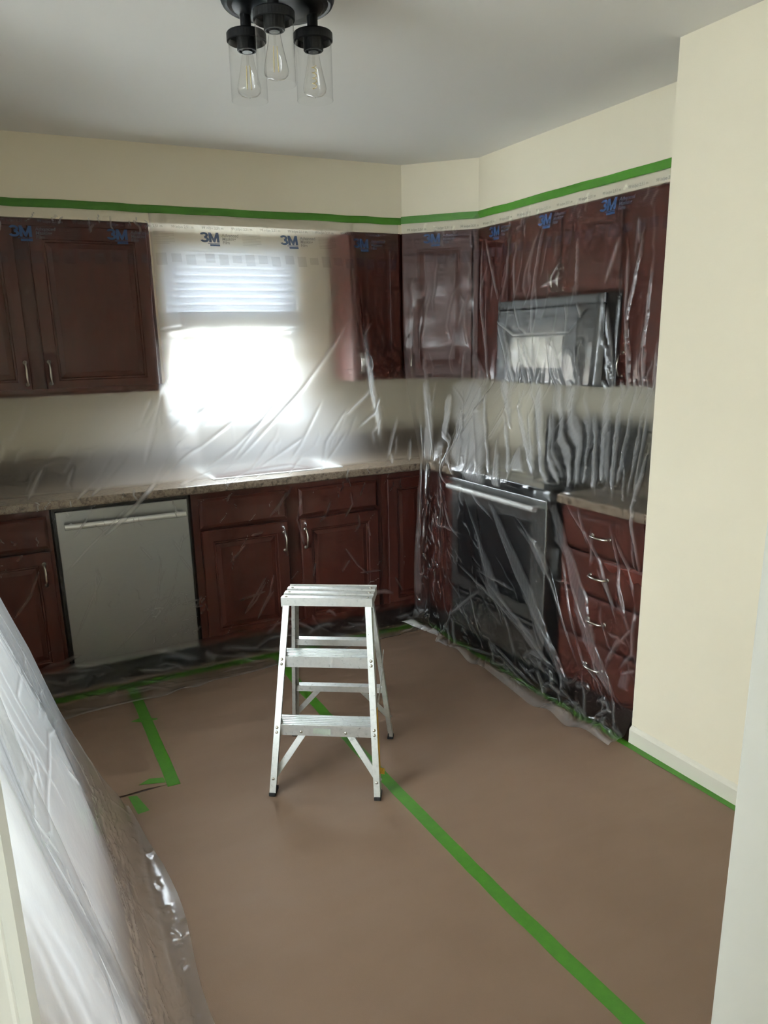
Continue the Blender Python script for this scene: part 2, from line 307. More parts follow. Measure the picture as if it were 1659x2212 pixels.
# ------------------------------------------------------------------ cabinets and appliances
def rectloop(bm, T, ua, ub, za, zb, ins, d): return [bm.verts.new(T(u, d, z)) for u, z in ((ua + ins, za + ins), (ub - ins, za + ins), (ub - ins, zb - ins), (ua + ins, zb - ins))]
def skin(bm, loops, cap0=True, cap1=True):
    for a, b in zip(loops, loops[1:]):
        for k in range(4): bm.faces.new([a[k], a[(k + 1) % 4], b[(k + 1) % 4], b[k]])
    if cap0: bm.faces.new(loops[0])
    if cap1: bm.faces.new(loops[-1])
def front(kind, T, par, ua, ub, za, zb, d, handle=None, th=.018):
    """door or drawer front lying on depth d; handle (u, z, 'v'|'h')"""
    bm = B(); L = lambda ins, dd: rectloop(bm, T, ua, ub, za, zb, ins, dd)
    if kind == 'door':
        s = .055
        skin(bm, [L(0, d), L(0, d + th - .004), L(.004, d + th), L(s, d + th), L(s + .004, d + th - .004), L(s + .010, d + th - .004), L(s + .014, d + th - .011), L(s + .016, d + th - .012)], True, True)
        p = obj('door', bm, 'wood', par)
        bm = B(); i0 = s + .014
        skin(bm, [rectloop(bm, T, ua, ub, za, zb, i0, d + th - .0115), rectloop(bm, T, ua, ub, za, zb, i0 + .022, d + th - .006), rectloop(bm, T, ua, ub, za, zb, i0 + .026, d + th - .006)])
        obj('panel', bm, 'wood', p)
    else:
        skin(bm, [L(0, d), L(0, d + th - .008), L(.009, d + th - .002), L(.014, d + th)]); p = obj(kind, bm, 'wood', par)
    if handle:
        u, z, o = handle; q = d + th; bm = B(); hl = .048
        prof = [(-hl, -.002), (-hl, .012), (-hl * .85, .024), (-hl * .4, .031), (0, .033), (hl * .4, .031), (hl * .85, .024), (hl, .012), (hl, -.002)]
        tube(bm, [T(u, q + b, z + a) if o == 'v' else T(u + a, q + b, z) for a, b in prof], .0048, 8)
        for sgn in (-1, 1):
            a = sgn * hl
            tube(bm, [T(u, q, z + a) if o == 'v' else T(u + a, q, z), T(u, q + .004, z + a) if o == 'v' else T(u + a, q + .004, z)], .009, 8)
        obj('handle', bm, 'nickel', p, smooth=True)
    return p
def cabinet(name, label, T, u0, u1, d1, z0, z1, fronts, cat='cabinet', base=False, group=None):
    c = T((u0 + u1) / 2, d1 / 2, z0 if not base else 0)
    t = thing(name, label, cat, c, group)
    bm = B(); th = .0181; dz = .10 if base else 0
    box(bm, u0, u1, .002, d1 - .02, z0 + dz, z1, T)
    obj('body', bm, 'wood', t)
    bm = B(); sw = .035
    box(bm, u0, u0 + sw, d1 - .0199, d1, z0 + dz, z1, T); box(bm, u1 - sw, u1, d1 - .0199, d1, z0 + dz, z1, T)
    box(bm, u0 + sw, u1 - sw, d1 - .0199, d1, z1 - .04, z1, T); box(bm, u0 + sw, u1 - sw, d1 - .0199, d1, z0 + dz, z0 + dz + .035, T)
    obj('face_frame', bm, 'wood', t)
    if base:
        bm = B(); box(bm, u0, u1, .01, d1 - .075, 0, .099, T); obj('toe_kick', bm, 'wood_dark', t)
    for f in fronts: front(f[0], T, t, *f[1:5], d1 + .0002, f[5] if len(f) > 5 else None)
    return t
UD = .307; ZU0, ZU1 = 1.34, 2.1025
cabinet('wall_cabinet', 'two-door cherry wall cabinet left of the window, film clinging to it', back, -.398, .81, UD, ZU0, ZU1, [('door', -.285, .225, ZU0 + .012, ZU1 - .03, (.205, 1.445, 'v')), ('door', .285, .795, ZU0 + .012, ZU1 - .03, (.305, 1.445, 'v'))])
cabinet('wall_cabinet', 'narrow one-door cherry wall cabinet right of the window', back, 1.84, 2.145, UD, ZU0, ZU1, [('door', 1.852, 2.13, ZU0 + .012, ZU1 - .03, (1.876, 1.43, 'v'))])
# diagonal corner cabinet
t = thing('corner_wall_cabinet', 'diagonal cherry wall cabinet filling the corner behind film', 'cabinet', (2.45, 3.9, ZU0))
bm = B(); p0, p1 = diag(0, -.019, 0), diag(DL, -.019, 0)
prism(bm, [(2.147, YB - .002), (p0[0], p0[1]), (p1[0], p1[1]), (XR - .002, 3.583), (XR - .002, YB - .002)], ZU0, ZU1); obj('body', bm, 'wood', t)
front('door', diag, t, .03, DL - .03, ZU0 + .012, ZU1 - .03, -.0185, (.055, 1.43, 'v'))
cabinet('wall_cabinet', 'slim cherry wall cabinet between corner unit and microwave', right, 3.305, 3.58, UD, ZU0, ZU1, [('door', 3.32, 3.565, ZU0 + .012, ZU1 - .03, None)])
cabinet('wall_cabinet', 'short two-door cherry cabinet above the microwave', right, 2.54, 3.303, UD, 1.725, ZU1, [('door', 2.552, 2.915, 1.737, ZU1 - .03, (2.90, 1.80, 'v')), ('door', 2.928, 3.291, 1.737, ZU1 - .03, (2.943, 1.80, 'v'))])
cabinet('wall_cabinet', 'one-door cherry wall cabinet beside the cream wall corner', right, 2.0, 2.538, UD, ZU0, ZU1, [('door', 2.015, 2.523, ZU0 + .012, ZU1 - .03, (2.50, 1.43, 'v'))])
# microwave over the range
mw = thing('microwave', 'stainless over-range microwave draped with film', 'microwave', (2.57, 2.92, 1.335))
boxes('body', 'black', [(2.545, 3.298, .002, .375, 1.335, 1.722)], mw, right)
boxes('vent_grille', 'steel_dark', [(2.545, 3.298, .3755, .395, 1.682, 1.722)], mw, right, bevel=.003)
dr = boxes('door', 'steel_dark', [(2.715, 3.298, .3755, .396, 1.337, 1.680)], mw, right, bevel=.004)
boxes('window', 'glassblack', [(2.80, 3.25, .3962, .3985, 1.41, 1.60)], dr, right, bevel=.001)
boxes('control_panel', 'black', [(2.545, 2.712, .3755, .396, 1.337, 1.680)], mw, right, bevel=.003)
# base run
BD = .61
cabinet('base_cabinet', 'cherry base cabinet with drawer left of the dishwasher', back, -.36, .205, BD, 0, .874, [('drawer', -.345, .19, .70, .842), ('door', -.345, .19, .115, .685, (.155, .585, 'v'))], base=True)
cabinet('sink_base_cabinet', 'two-door cherry sink base cabinet with false drawers under the window', back, .828, 1.843, BD, 0, .874,
        [('drawer', .862, 1.302, .70, .842), ('drawer', 1.372, 1.815, .70, .842), ('door', .862, 1.302, .115, .685, (1.28, .585, 'v')), ('door', 1.372, 1.815, .115, .685, (1.394, .585, 'v'))], base=True)
cabinet('corner_base_cabinet', 'tall-door cherry corner base cabinet right of the sink base', back, 1.845, 2.154, BD, 0, .874, [('door', 1.875, 2.128, .115, .842)], base=True)
cabinet('base_cabinet', 'narrow cherry filler cabinet left of the range under loose film', right, 3.303, 3.586, BD, 0, .874, [('door', 3.318, 3.545, .115, .842)], base=True)
cabinet('drawer_base_cabinet', 'four-drawer cherry base cabinet right of the range', right, 1.998, 2.498, BD, 0, .874,
        [('drawer', 2.012, 2.484, .70, .842, (2.248, .772, 'h')), ('drawer', 2.012, 2.484, .522, .685, (2.248, .605, 'h')), ('drawer', 2.012, 2.484, .325, .507, (2.248, .416, 'h')), ('drawer', 2.012, 2.484, .115, .31, (2.248, .213, 'h'))], base=True)
# worktops
ct = thing('countertop', 'brown granite-pattern laminate countertop running under the window to the corner', 'countertop', (.9, 3.87, .8755))
bm = B(); prism(bm, [(-.40, YB - .002), (-.40, YB - .653), (XR - .653, YB - .653), (XR - .653, 3.304), (XR - .002, 3.304), (XR - .002, YB - .002)], .8755, .914); slab = obj('slab', bm, 'laminate', ct, bevel=.006, segs=3)
bm = B(); box(bm, .98, 1.64, 3.68, 4.07, .80, 1.0); cut = obj('cutter', bm, 'laminate')
mo = slab.modifiers.new('sink_cutout', 'BOOLEAN'); mo.operation = 'DIFFERENCE'; mo.object = cut; mo.solver = 'EXACT'
dg = bpy.context.evaluated_depsgraph_get(); nm = bpy.data.meshes.new_from_object(slab.evaluated_get(dg)); slab.modifiers.clear(); slab.data = nm; bpy.data.objects.remove(cut)
boxes('backsplash', 'laminate', [(-.40, XR - .023, YB - .022, YB - .002, .9145, 1.015)], ct, bevel=.003)
ct = thing('countertop', 'short granite-pattern laminate countertop over the four-drawer cabinet', 'countertop', (2.44, 2.25, .8755))
boxes('slab', 'laminate', [(1.997, 2.499, .002, .653, .8755, .914)], ct, right, bevel=.006)
boxes('backsplash', 'laminate', [(1.997, 2.499, .002, .022, .9145, 1.015)], ct, right, bevel=.003)
# sink with tap
sk = thing('sink', 'white drop-in sink under the window seen through film', 'sink', (1.30, 3.88, .915))
bm = B(); T0 = IDT; x0, x1, y0, y1 = .96, 1.66, 3.66, 4.09
def rl(i, z): return [bm.verts.new(p) for p in ((x0 + i, y0 + i, z), (x1 - i, y0 + i, z), (x1 - i, y1 - i, z), (x0 + i, y1 - i, z))]
skin(bm, [rl(.0, .9142), rl(.002, .9185), rl(.024, .9185), rl(.028, .9150), rl(.034, .90), rl(.05, .765), rl(.10, .755)], cap0=False); obj('basin', bm, 'white', sk, recalc=False)
bm = B(); lathe(bm, [(.04, .7565), (.038, .758), (.02, .7575), (0, .757)], (1.31, 3.88), 20); obj('drain', bm, 'steel', sk)
bm = B(); tube(bm, [(1.31, 4.12, .915), (1.31, 4.12, 1.10), (1.31, 4.09, 1.16), (1.31, 4.0, 1.17), (1.31, 3.95, 1.12)], .012, 10); obj('faucet', bm, 'steel', sk, smooth=True)
# dishwasher
dw = thing('dishwasher', 'stainless dishwasher under film with a bar handle', 'dishwasher', (.515, 3.9, 0))
boxes('body', 'black', [(.214, .820, .02, .60, .10, .870)], dw, back)
boxes('toe_panel', 'black', [(.214, .820, .02, .565, .004, .098)], dw, back)
dd = boxes('door', 'steel', [(.226, .806, .6005, .632, .112, .856)], dw, back, bevel=.004)
bm = B(); tube(bm, [back(.255, .677, .795), back(.785, .677, .795)], .0125, 14)
for u in (.285, .755): tube(bm, [back(u, .631, .795), back(u, .675, .795)], .008, 8)
obj('handle', bm, 'handle_bright', dd, smooth=False)
# range
rg = thing('range', 'stainless range with dark oven glass draped with film', 'oven', (2.43, 2.92, 0))
boxes('body', 'black', [(2.542, 3.299, .012, .62, .03, .895)], rg, right)
boxes('cooktop', 'glassblack', [(2.541, 3.300, .012, .655, .8955, .918)], rg, right, bevel=.004)
for y, d in ((2.74, .20), (3.10, .20), (2.74, .47), (3.10, .47)):
    bm = B(); c = right(y, d, 0); lathe(bm, [(.088, .9182), (.10, .9186), (.10, .9195), (.088, .9195), (.088, .9182)], c, 28); obj('burner_ring', bm, 'steel', rg)
bgd = boxes('backguard', 'black', [(2.542, 3.299, .012, .07, .9185, 1.13)], rg, right, bevel=.005)  # raised and black to stand in for shade on the wall behind
boxes('display', 'glassblack', [(2.79, 3.05, .0702, .073, .98, 1.06)], bgd, right)
for y in (2.60, 2.68, 3.16, 3.24):
    bm = B(); c = Vector(right(y, .07, 1.02)); tube(bm, [c, c + Vector((-.022, 0, 0))], .017, 14); obj('knob', bm, 'black', bgd)
dd = boxes('oven_door', 'steel', [(2.545, 3.296, .6205, .665, .305, .872)], rg, right, bevel=.005)
boxes('window', 'glassblack', [(2.645, 3.235, .6652, .668, .37, .765)], dd, right, bevel=.002)
bm = B(); tube(bm, [right(2.575, .706, .835), right(3.266, .706, .835)], .0135, 14)
for y in (2.61, 3.23): tube(bm, [right(y, .664, .835), right(y, .704, .835)], .009, 8)
obj('handle', bm, 'handle_bright', dd)
dd = boxes('storage_drawer', 'steel', [(2.545, 3.296, .6205, .660, .085, .290)], rg, right, bevel=.005)
boxes('finger_groove', 'black', [(2.60, 3.24, .6602, .6615, .262, .278)], dd, right)
for y in (2.57, 3.27):
    for d in (.06, .55):
        bm = B(); lathe(bm, [(0, 0), (.018, 0), (.018, .012), (.01, .016), (.01, .031), (0, .031)], right(y, d, 0), 12); obj('foot', bm, 'black', rg)
# ------------------------------------------------------------------ masking paper and tape on the floor
PZ = .0015
def sheet(name, poly, z0, z1, label, cat, mt='paper', grp=None):
    bm = B(); prism(bm, poly, z0, z1); o = obj(name, bm, mt); return tag(o, label, cat, grp)
# long seam line
def seam(t): return (1.147 + (2.236 - 3.081) * 0 + t * (1.16 - 1.147), 0)
SEAM = [(1.185, 3.60), (1.152, 3.08), (1.137, 2.236), (1.135, 1.50), (1.160, 1.02), (1.165, .60)]
sheet('masking_paper', [(.452, 3.60), (.447, 2.72), (.443, 2.571), (.41, 2.577), (.350, 2.572), (.286, 2.5705), (-.40, 2.565), (-.40, .62)] + [(x, y) for x, y in SEAM[::-1]], 0, PZ, 'wide brown masking paper sheet under the step ladder', 'paper')
sheet('masking_paper', [(.451, 3.60), (.446, 2.72), (.442, 2.578), (.41, 2.5785), (.350, 2.588), (.286, 2.583), (-.40, 2.575), (-.40, 3.60)], 0, PZ, 'brown masking paper sheet in front of the dishwasher', 'paper')
sheet('masking_paper', [(x + .001, y) for x, y in SEAM] + [(X2 - .03, .62), (X2 - .03, 3.45), (2.12, 3.46), (2.12, 3.60)], 0, PZ, 'brown masking paper sheet right of the long green tape', 'paper')
def strip(name, pts, wd, label, z=PZ, th=.0007, torn=0, seed=1, cat='tape'):
    rnd = random.Random(seed); L, Rr = [], []
    ps = []
    for a, b in zip(pts, pts[1:]):
        k = max(1, int(math.dist(a, b) / .05))
        for i in range(k): ps.append((a[0] + (b[0] - a[0]) * i / k, a[1] + (b[1] - a[1]) * i / k))
    ps.append(pts[-1])
    for i, p in enumerate(ps):
        q0, q1 = ps[max(0, i - 1)], ps[min(len(ps) - 1, i + 1)]; dx, dy = q1[0] - q0[0], q1[1] - q0[1]; n = math.hypot(dx, dy); nx, ny = -dy / n, dx / n
        j = rnd.uniform(-1, 1) * .0012
        L.append((p[0] + nx * (wd / 2 + j), p[1] + ny * (wd / 2 + j))); Rr.append((p[0] - nx * (wd / 2 - j), p[1] - ny * (wd / 2 - j)))
    bm = B(); lv = [(bm.verts.new((*a, z)), bm.verts.new((*a, z + th)), bm.verts.new((*b, z + th)), bm.verts.new((*b, z))) for a, b in zip(L, Rr)]
    for a, b in zip(lv, lv[1:]):
        for k in range(4): bm.faces.new([a[k], a[(k + 1) % 4], b[(k + 1) % 4], b[k]])
    bm.faces.new(lv[0]); bm.faces.new(lv[-1])
    return tag(obj(name, bm, 'green'), label, cat)
strip('masking_tape', [(1.18, 3.52), (1.152, 3.08), (1.137, 2.236), (1.140, 1.50), (1.160, 1.02), (1.165, .61)], .046, 'long green tape line running over the paper past the ladder')
strip('masking_tape', [(.456, 3.50), (.450, 3.0), (.442, 2.56)], .046, 'green tape strip on the paper in front of the dishwasher', seed=2)
def scrap(poly, label, z=PZ + .0008): return tag((lambda bm: (prism(bm, poly, z, z + .0006), obj('tape_scrap', bm, 'green'))[1])(B()), label, 'tape')
scrap([(.388, 3.143), (.425, 3.158), (.47, 3.136), (.497, 3.12), (.494, 3.109), (.468, 3.107), (.428, 3.117)], 'small torn green tape piece crossing the strip near the dishwasher')
scrap([(.328, 2.623), (.37, 2.648), (.417, 2.631), (.418, 2.593)], 'pointed green tape scrap at the foot of the short strip')
scrap([(.279, 2.566), (.308, 2.556), (.331, 2.444), (.291, 2.440)], 'green tape scrap sticking out beside the dust sheet edge', z=PZ)
strip('masking_tape', [(-.38, 3.505), (.42, 3.515), (1.15, 3.530), (2.06, 3.535)], .055, 'green tape along the cabinet foot under the film below the dishwasher', seed=3, z=PZ + .0008)
strip('masking_tape', [(2.085, .62), (2.084, 1.55), (2.078, 1.99), (2.07, 2.5), (2.08, 3.29), (2.09, 3.50)], .034, 'green tape running along the foot of the right wall and range', seed=4, z=PZ + .0016)
# tape band along the soffit
def wall_strip(pts, z0, z1, th, label):
    """pts: path in plan, room side offset th"""
    bm = B(); a = [Vector((x, y, 0)) for x, y in pts]; offs = []
    for i, p in enumerate(a):
        d = (a[min(i + 1, len(a) - 1)] - a[max(i - 1, 0)]).normalized(); offs.append(Vector((d.y, -d.x, 0)))
    rings = [[bm.verts.new(p + Vector((0, 0, z0 + dz(i)))), bm.verts.new(p + o * th + Vector((0, 0, z0 + dz(i)))), bm.verts.new(p + o * th + Vector((0, 0, z1 + dz(i)))), bm.verts.new(p + Vector((0, 0, z1 + dz(i))))] for i, (p, o) in enumerate(zip(a, offs))]
    for r, s in zip(rings, rings[1:]):
        for k in range(4): bm.faces.new([r[k], r[(k + 1) % 4], s[(k + 1) % 4], s[k]])
    bm.faces.new(rings[0]); bm.faces.new(rings[-1])
    return tag(obj('masking_tape', bm, 'green'), label, 'tape')
rw = random.Random(5); _w = [rw.uniform(-.002, .002) for _ in range(400)]
def dz(i): return _w[i % 400]
def dense(a, b, k): return [(a[0] + (b[0] - a[0]) * i / k, a[1] + (b[1] - a[1]) * i / k) for i in range(k + 1)]
wall_strip(dense((-.395, SY - .0045), (2.140, SY - .0045), 24), 2.146, 2.180, .0008, 'green tape band holding film along the soffit above the window')
wall_strip(dense((2.1405, SY - .0045), (SX - .0045, 3.579), 4) + dense((SX - .0045, 3.579), (SX - .0045, Y2 + .002), 12)[1:], 2.150, 2.186, .0008, 'green tape band holding film along the soffit in the corner and above the range')

# ------------------------------------------------------------------ ceiling light
LC = Vector((.815, 2.105, 0))
lp = thing('ceiling_light', 'black three-bulb ceiling light with clear glass cylinder shades', 'ceiling light', (LC.x, LC.y, 2.18))
bm = B(); lathe(bm, [(0, H - .0005), (.140, H - .0005), (.142, H - .004), (.144, H - .052), (.140, H - .060), (.134, H - .062), (.128, H - .061), (.116, H - .066), (.08, H - .071), (.03, H - .073), (0, H - .073)], LC, 64); obj('canopy', bm, 'lampblack', lp, smooth=False)
bm = B(); lathe(bm, [(0, H - .073), (.022, H - .073), (.022, H - .083), (.012, H - .090), (0, H - .092)], LC, 24); obj('finial', bm, 'lampblack', lp)
for i, a in enumerate((math.atan2(2.02 - 2.105, .77 - .815), math.atan2(2.17 - 2.105, .757 - .815), math.atan2(2.11 - 2.105, .913 - .815))):
    c = LC + Vector((math.cos(a), math.sin(a), 0)) * .096
    bm = B(); lathe(bm, [(0, H - .045), (.014, H - .045), (.014, 2.3400), (.024, 2.3360), (.026, 2.3230), (.026, 2.2900), (.024, 2.2880), (.0205, 2.2880), (.0205, 2.2925), (0, 2.2925)], c, 24); sk = obj('socket', bm, 'lampblack', lp)
    bm = B(); lathe(bm, [(.0262, 2.3310), (.049, 2.3310), (.0515, 2.3280), (.0515, 2.3100), (.0490, 2.3080), (.0490, 2.3240), (.0262, 2.3260), (.0262, 2.3310)], c, 40); obj('collar', bm, 'lampblack', lp)
    bm = B(); lathe(bm, [(.0478, 2.3200), (.0478, 2.1740), (.0482, 2.1715), (.0476, 2.1705)], c, 48); obj('glass_shade', bm, 'jar', lp, smooth=True)
    bm = B(); lathe(bm, [(.0132, 2.2920), (.0145, 2.2800), (.018, 2.2600), (.024, 2.2330), (.0295, 2.2100), (.031, 2.2000), (.029, 2.1910), (.022, 2.1850), (.010, 2.1825), (.004, 2.1800), (0, 2.1770)], c, 32); bb = obj('bulb', bm, 'bulb', lp, smooth=True)
    bm = B(); lathe(bm, [(0, 2.2920), (.0135, 2.2920), (.0135, 2.2860), (0, 2.2860)], c, 20); obj('screw_base', bm, 'black', bb)
    bm = B(); tube(bm, [c + Vector((0, 0, 2.2850)), c + Vector((0, 0, 2.2560))], .0035, 8); obj('stem', bm, 'bulb', bb)
    bm = B()
    if i == 2:
        tube(bm, [c + Vector((.006 * math.cos(k * .9), .006 * math.sin(k * .9), 2.2560 - k * .0018)) for k in range(32)], .0011, 5)
    else:
        for k in range(4):
            d = Vector((math.cos(k * 1.57 + .4), math.sin(k * 1.57 + .4), 0)); tube(bm, [c + d * .006 + Vector((0, 0, 2.2540)), c + d * .008 + Vector((0, 0, 2.2000))], .0011, 5)
    obj('filament', bm, 'filament', bb)

# ------------------------------------------------------------------ step ladder
LM = Vector((.8885, 2.214, PZ + .0009)); LA = Vector((.83909, -.544, 0)).normalized(); LN = Vector((.544, .83909, 0)).normalized(); LZ = Vector((0, 0, 1))
def TL(a, b, c): return LM + LA * a + LN * b + LZ * c
ld = thing('step_ladder', 'small scuffed aluminium step ladder standing on the brown paper', 'ladder', LM + LN * .25)
SL = .205 / .655                                # front rail lean
fdir = Vector(TL(0, SL, 1)) - LM; fdep = (LN - fdir.normalized() * LN.dot(fdir.normalized())).normalized()
def L3(a, b, c): return Vector(TL(a, b, c))
def channel(bm, p0, p1, ax, dep, wd, dp, th, lip=True):
    """front flange, web on the outer side, back flange; ax points inwards"""
    obox(bm, p0, p1, ax, dep, 0, wd, 0, th); obox(bm, p0, p1, ax, dep, 0, th, th, dp); obox(bm, p0, p1, ax, dep, th, wd * .6, dp - th, dp)
    if lip: obox(bm, p0, p1, ax, dep, th, th * 2.2, dp * .5, dp * .62)
for s in (-1, 1):
    bm = B(); p0, p1 = L3(s * .197, .012 * SL, .012), L3(s * .158, .650 * SL, .650)
    channel(bm, p0, p1, LA * -s, fdep, .022, .055, .0025); fr = obj('front_rail', bm, 'alu', ld)
    bm = B(); box(bm, -.024 if s > 0 else 0, 0 if s > 0 else .024, 0, .056, 0, .013, lambda a, b, c: L3(s * .199 + a, b, c)); obj('foot', bm, 'rubber', ld, bevel=.002)
    bm = B(); p0, p1 = L3(s * .205, .463, .010), L3(s * .150, .338, .650)
    channel(bm, p0, p1, LA * -s, -(LN), .022, .030, .0025, False); obj('rear_rail', bm, 'alu', ld)
    bm = B(); box(bm, -.024 if s > 0 else 0, 0 if s > 0 else .024, .431, .466, 0, .011, lambda a, b, c: L3(s * .207 + a, b, c)); obj('foot', bm, 'rubber', ld, bevel=.002)
    # braces under the bottom step
    bm = B(); dd = (L3(s * .182, .045, .060) - L3(s * .085, .082, .205)).normalized(); sd = dd.cross(fdep).normalized()
    obox(bm, L3(s * .080, .085, .210), L3(s * .190, .040, .050), sd, fdep, -.011, .011, .003, .006); obox(bm, L3(s * .080, .085, .210), L3(s * .190, .040, .050), sd, fdep, .008, .011, .006, .018)
    obj('brace', bm, 'alu', ld)
    bm = B(); obox(bm, L3(s * .07, .425, .232), L3(s * .196, .452, .085), LN, (L3(s * .196, .452, .085) - L3(s * .07, .425, .232)).cross(LN), -.004, -.001, -.010, .010); obj('brace', bm, 'alu', ld)
    # folding spreader
    bm = B(); q0, q1, q2 = L3(s * .184, .135, .310), L3(s * .186, .27, .372), L3(s * .181, .395, .395)
    obox(bm, q0, q1, LA, LZ, -.0015, .0015, -.008, .008); obox(bm, q1, q2, LA, LZ, -.0035, -.0005, -.008, .008); obj('spreader', bm, 'alu', ld)
def rivet(p, nrm, par):
    bm = B(); dome(bm, p, nrm, .0058, .0035); obj('rivet', bm, 'nickel', par, smooth=True)
def ribbed(b0, b1, zt, apr, ridges):
    """closed section of a ribbed tread: apron in front, ribs on top"""
    top = []; wv = (b1 - b0) / ridges
    for k in range(ridges):
        s = b0 + k * wv
        top += [(s, zt), (s + wv * .5, zt), (s + wv * .55, zt - .0048), (s + wv * .92, zt - .0048)]
    top.append((b1, zt)); th = .0075
    return [(b0, zt - apr), (b0, zt)] + top[1:] + [(b1, zt - .018), (b1 - .002, zt - .018), (b1 - .002, zt - th), (b0 + .002, zt - th), (b0 + .002, zt - apr)]
for zt, half in ((.262, .176), (.492, .161)):
    b0 = (zt - .02) * SL + .001
    bm = B(); extr(bm, ribbed(b0, b0 + .078, zt - .02, .041, 6), -half, half, TL); stp = obj('step', bm, 'alu', ld)
    for s in (-1, 1):
        for dzv in (.030, .046):
            z = zt - dzv; rivet(L3(s * (.197 - .0595 * z - .010), z * SL, z), -fdep, stp)
bm = B(); extr(bm, ribbed(.196, .356, .675, .030, 3), -.163, .163, TL)
for s in (-1, 1): box(bm, s * .163 - .0025 * (s > 0), s * .163 + .0025 * (s < 0), .199, .353, .640, .6705, TL)
tp = obj('top_platform', bm, 'alu', ld)
for s in (-1, 1):
    for b in (.208, .262, .315): rivet(L3(s * .146, b, .675), LZ, tp)
for z, b, hf in ((.452, .377, .164), (.240, .418, .182)):
    bm = B(); box(bm, -hf, hf, b - .016, b + .016, z - .003, z, TL); box(bm, -hf, hf, b - .016, b - .013, z - .024, z - .003, TL); box(bm, -hf, hf, b + .013, b + .016, z - .024, z - .003, TL); obj('crossbar', bm, 'alu', ld)
for a in (-.088, .072): rivet(L3(a, .242 * SL + .001, .2155), -LN, ld)
for s in (-1, 1): rivet(L3(s * .184, .060 * SL, .060), -fdep, ld)
bm = B(); b0 = .242 * SL
v = [bm.verts.new(L3(a, b0 + .0004, z)) for a, z in ((-.043, .232), (.018, .230), (.018, .206), (-.046, .211))]; bm.faces.new(v); bmesh.ops.solidify(bm, geom=bm.faces[:], thickness=.0004); o = obj('paper_label', bm, 'sticker_w', ld); o['label'] = 'pale worn paper label on the lower step'
def side_label(name, z0, z1, mt, d0, d1, lab):
    bm = B(); f = lambda z: .197 - .0595 * z + .0012
    p0, p1 = L3(f(z0), z0 * SL, z0), L3(f(z1), z1 * SL, z1); obox(bm, p0, p1, LA, fdep, 0, .0006, d0, d1); o = obj(name, bm, mt, ld); o['label'] = lab; return o
sl = side_label('brand_label', .45, .63, 'sticker_w', .006, .034, 'white label with red lettering on the right rail')
side_label('warning_label', .085, .305, 'sticker_y', .004, .044, 'worn yellow warning label on the right rail')
bm = B(); q = L3(.197 - .0595 * .085 + .002, .085 * SL, .085); obox(bm, q + fdep * .03, q + fdep * .05 + LA * .012 - LZ * .008, LZ, LA, -.002, .022, 0, .0008); obj('label_flap', bm, 'sticker_y', ld)

# ------------------------------------------------------------------ masking film
RES = .0055
def lerp_keys(keys, us):
    ku = np.array([k[0] for k in keys]); kp = np.array([k[1] for k in keys], float)
    out = np.zeros((len(us), kp.shape[1], 3))
    for j in range(kp.shape[1]):
        for c in range(3): out[:, j, c] = np.interp(us, ku, kp[:, j, c])
    return out
def smooth_axis(P, axis, n, w=.25):
    P = P.copy()
    for _ in range(n):
        A = np.moveaxis(P, axis, 0); B = A.copy()
        B[1:-1] = A[1:-1] * (1 - 2 * w) + w * (A[:-2] + A[2:])
        P = np.moveaxis(B, 0, axis)
    return P
def film_grid(keys, u0, u1, res=RES, su=8, sv=6):
    nu = int((u1 - u0) / res) + 1; us = np.linspace(u0, u1, nu)
    K = lerp_keys(keys, us)
    K = smooth_axis(K, 0, su * 4)
    rows = []
    L = np.linalg.norm(np.diff(K, axis=1), axis=2).mean(0)
    for j in range(K.shape[1] - 1):
        n = max(2, int(L[j] / res))
        t = np.linspace(0, 1, n, endpoint=False)[None, :, None]
        rows.append(K[:, j:j + 1] * (1 - t) + K[:, j + 1:j + 2] * t)
    rows.append(K[:, -1:])
    P = np.concatenate(rows, axis=1)
    P = smooth_axis(P, 1, sv)
    vs = np.concatenate([[0], np.cumsum(np.linalg.norm(np.diff(P, axis=1), axis=2).mean(0))])
    return us, vs, P
def col_back(x):
    """control points of the back-wall film at world x"""
    def sm(a, b, t): t = min(1, max(0, (t - a) / (b - a))); return t * t * (3 - 2 * t)
    wl = 1 - sm(.79, .90, x)                     # lies on the left wall cabinet
    wn = sm(1.83, 1.90, x)                       # touches the narrow cabinet
    wd = sm(.16, .24, x) * (1 - sm(.80, .88, x)) # bridges the dishwasher handle
    def line(z): return 3.8645 - .325 * (2.10 - z) / 1.17
    def mix(z, yl, yn): return line(z) * (1 - wl - wn) + yl * wl + yn * wn
    yend = np.interp(x, [-.8, .12, .45, 1.14, 1.6, 2.1], [3.27, 3.29, 3.31, 3.385, 3.42, 3.46])
    return [(x, 3.8705, 2.172), (x, 3.8665, 2.10), (x, mix(1.72, 3.866, 3.862), 1.72), (x, mix(1.50, 3.864, 3.846), 1.50),
            (x, mix(1.335, 3.856, 3.80), 1.335), (x, 3.537, .924), (x, 3.535, .868), (x, 3.556 - .05 * wd, .80),
            (x, 3.5625 - .004 * wd, .56), (x, 3.5615 - .004 * wd, .13), (x, 3.515, .02), (x, 3.46, .0055), (x, yend, .0045)]
def back_grid():
    ks = np.linspace(-.39, 2.12, 52)
    return film_grid([(k, col_back(k)) for k in ks], -.39, 2.12, su=2)
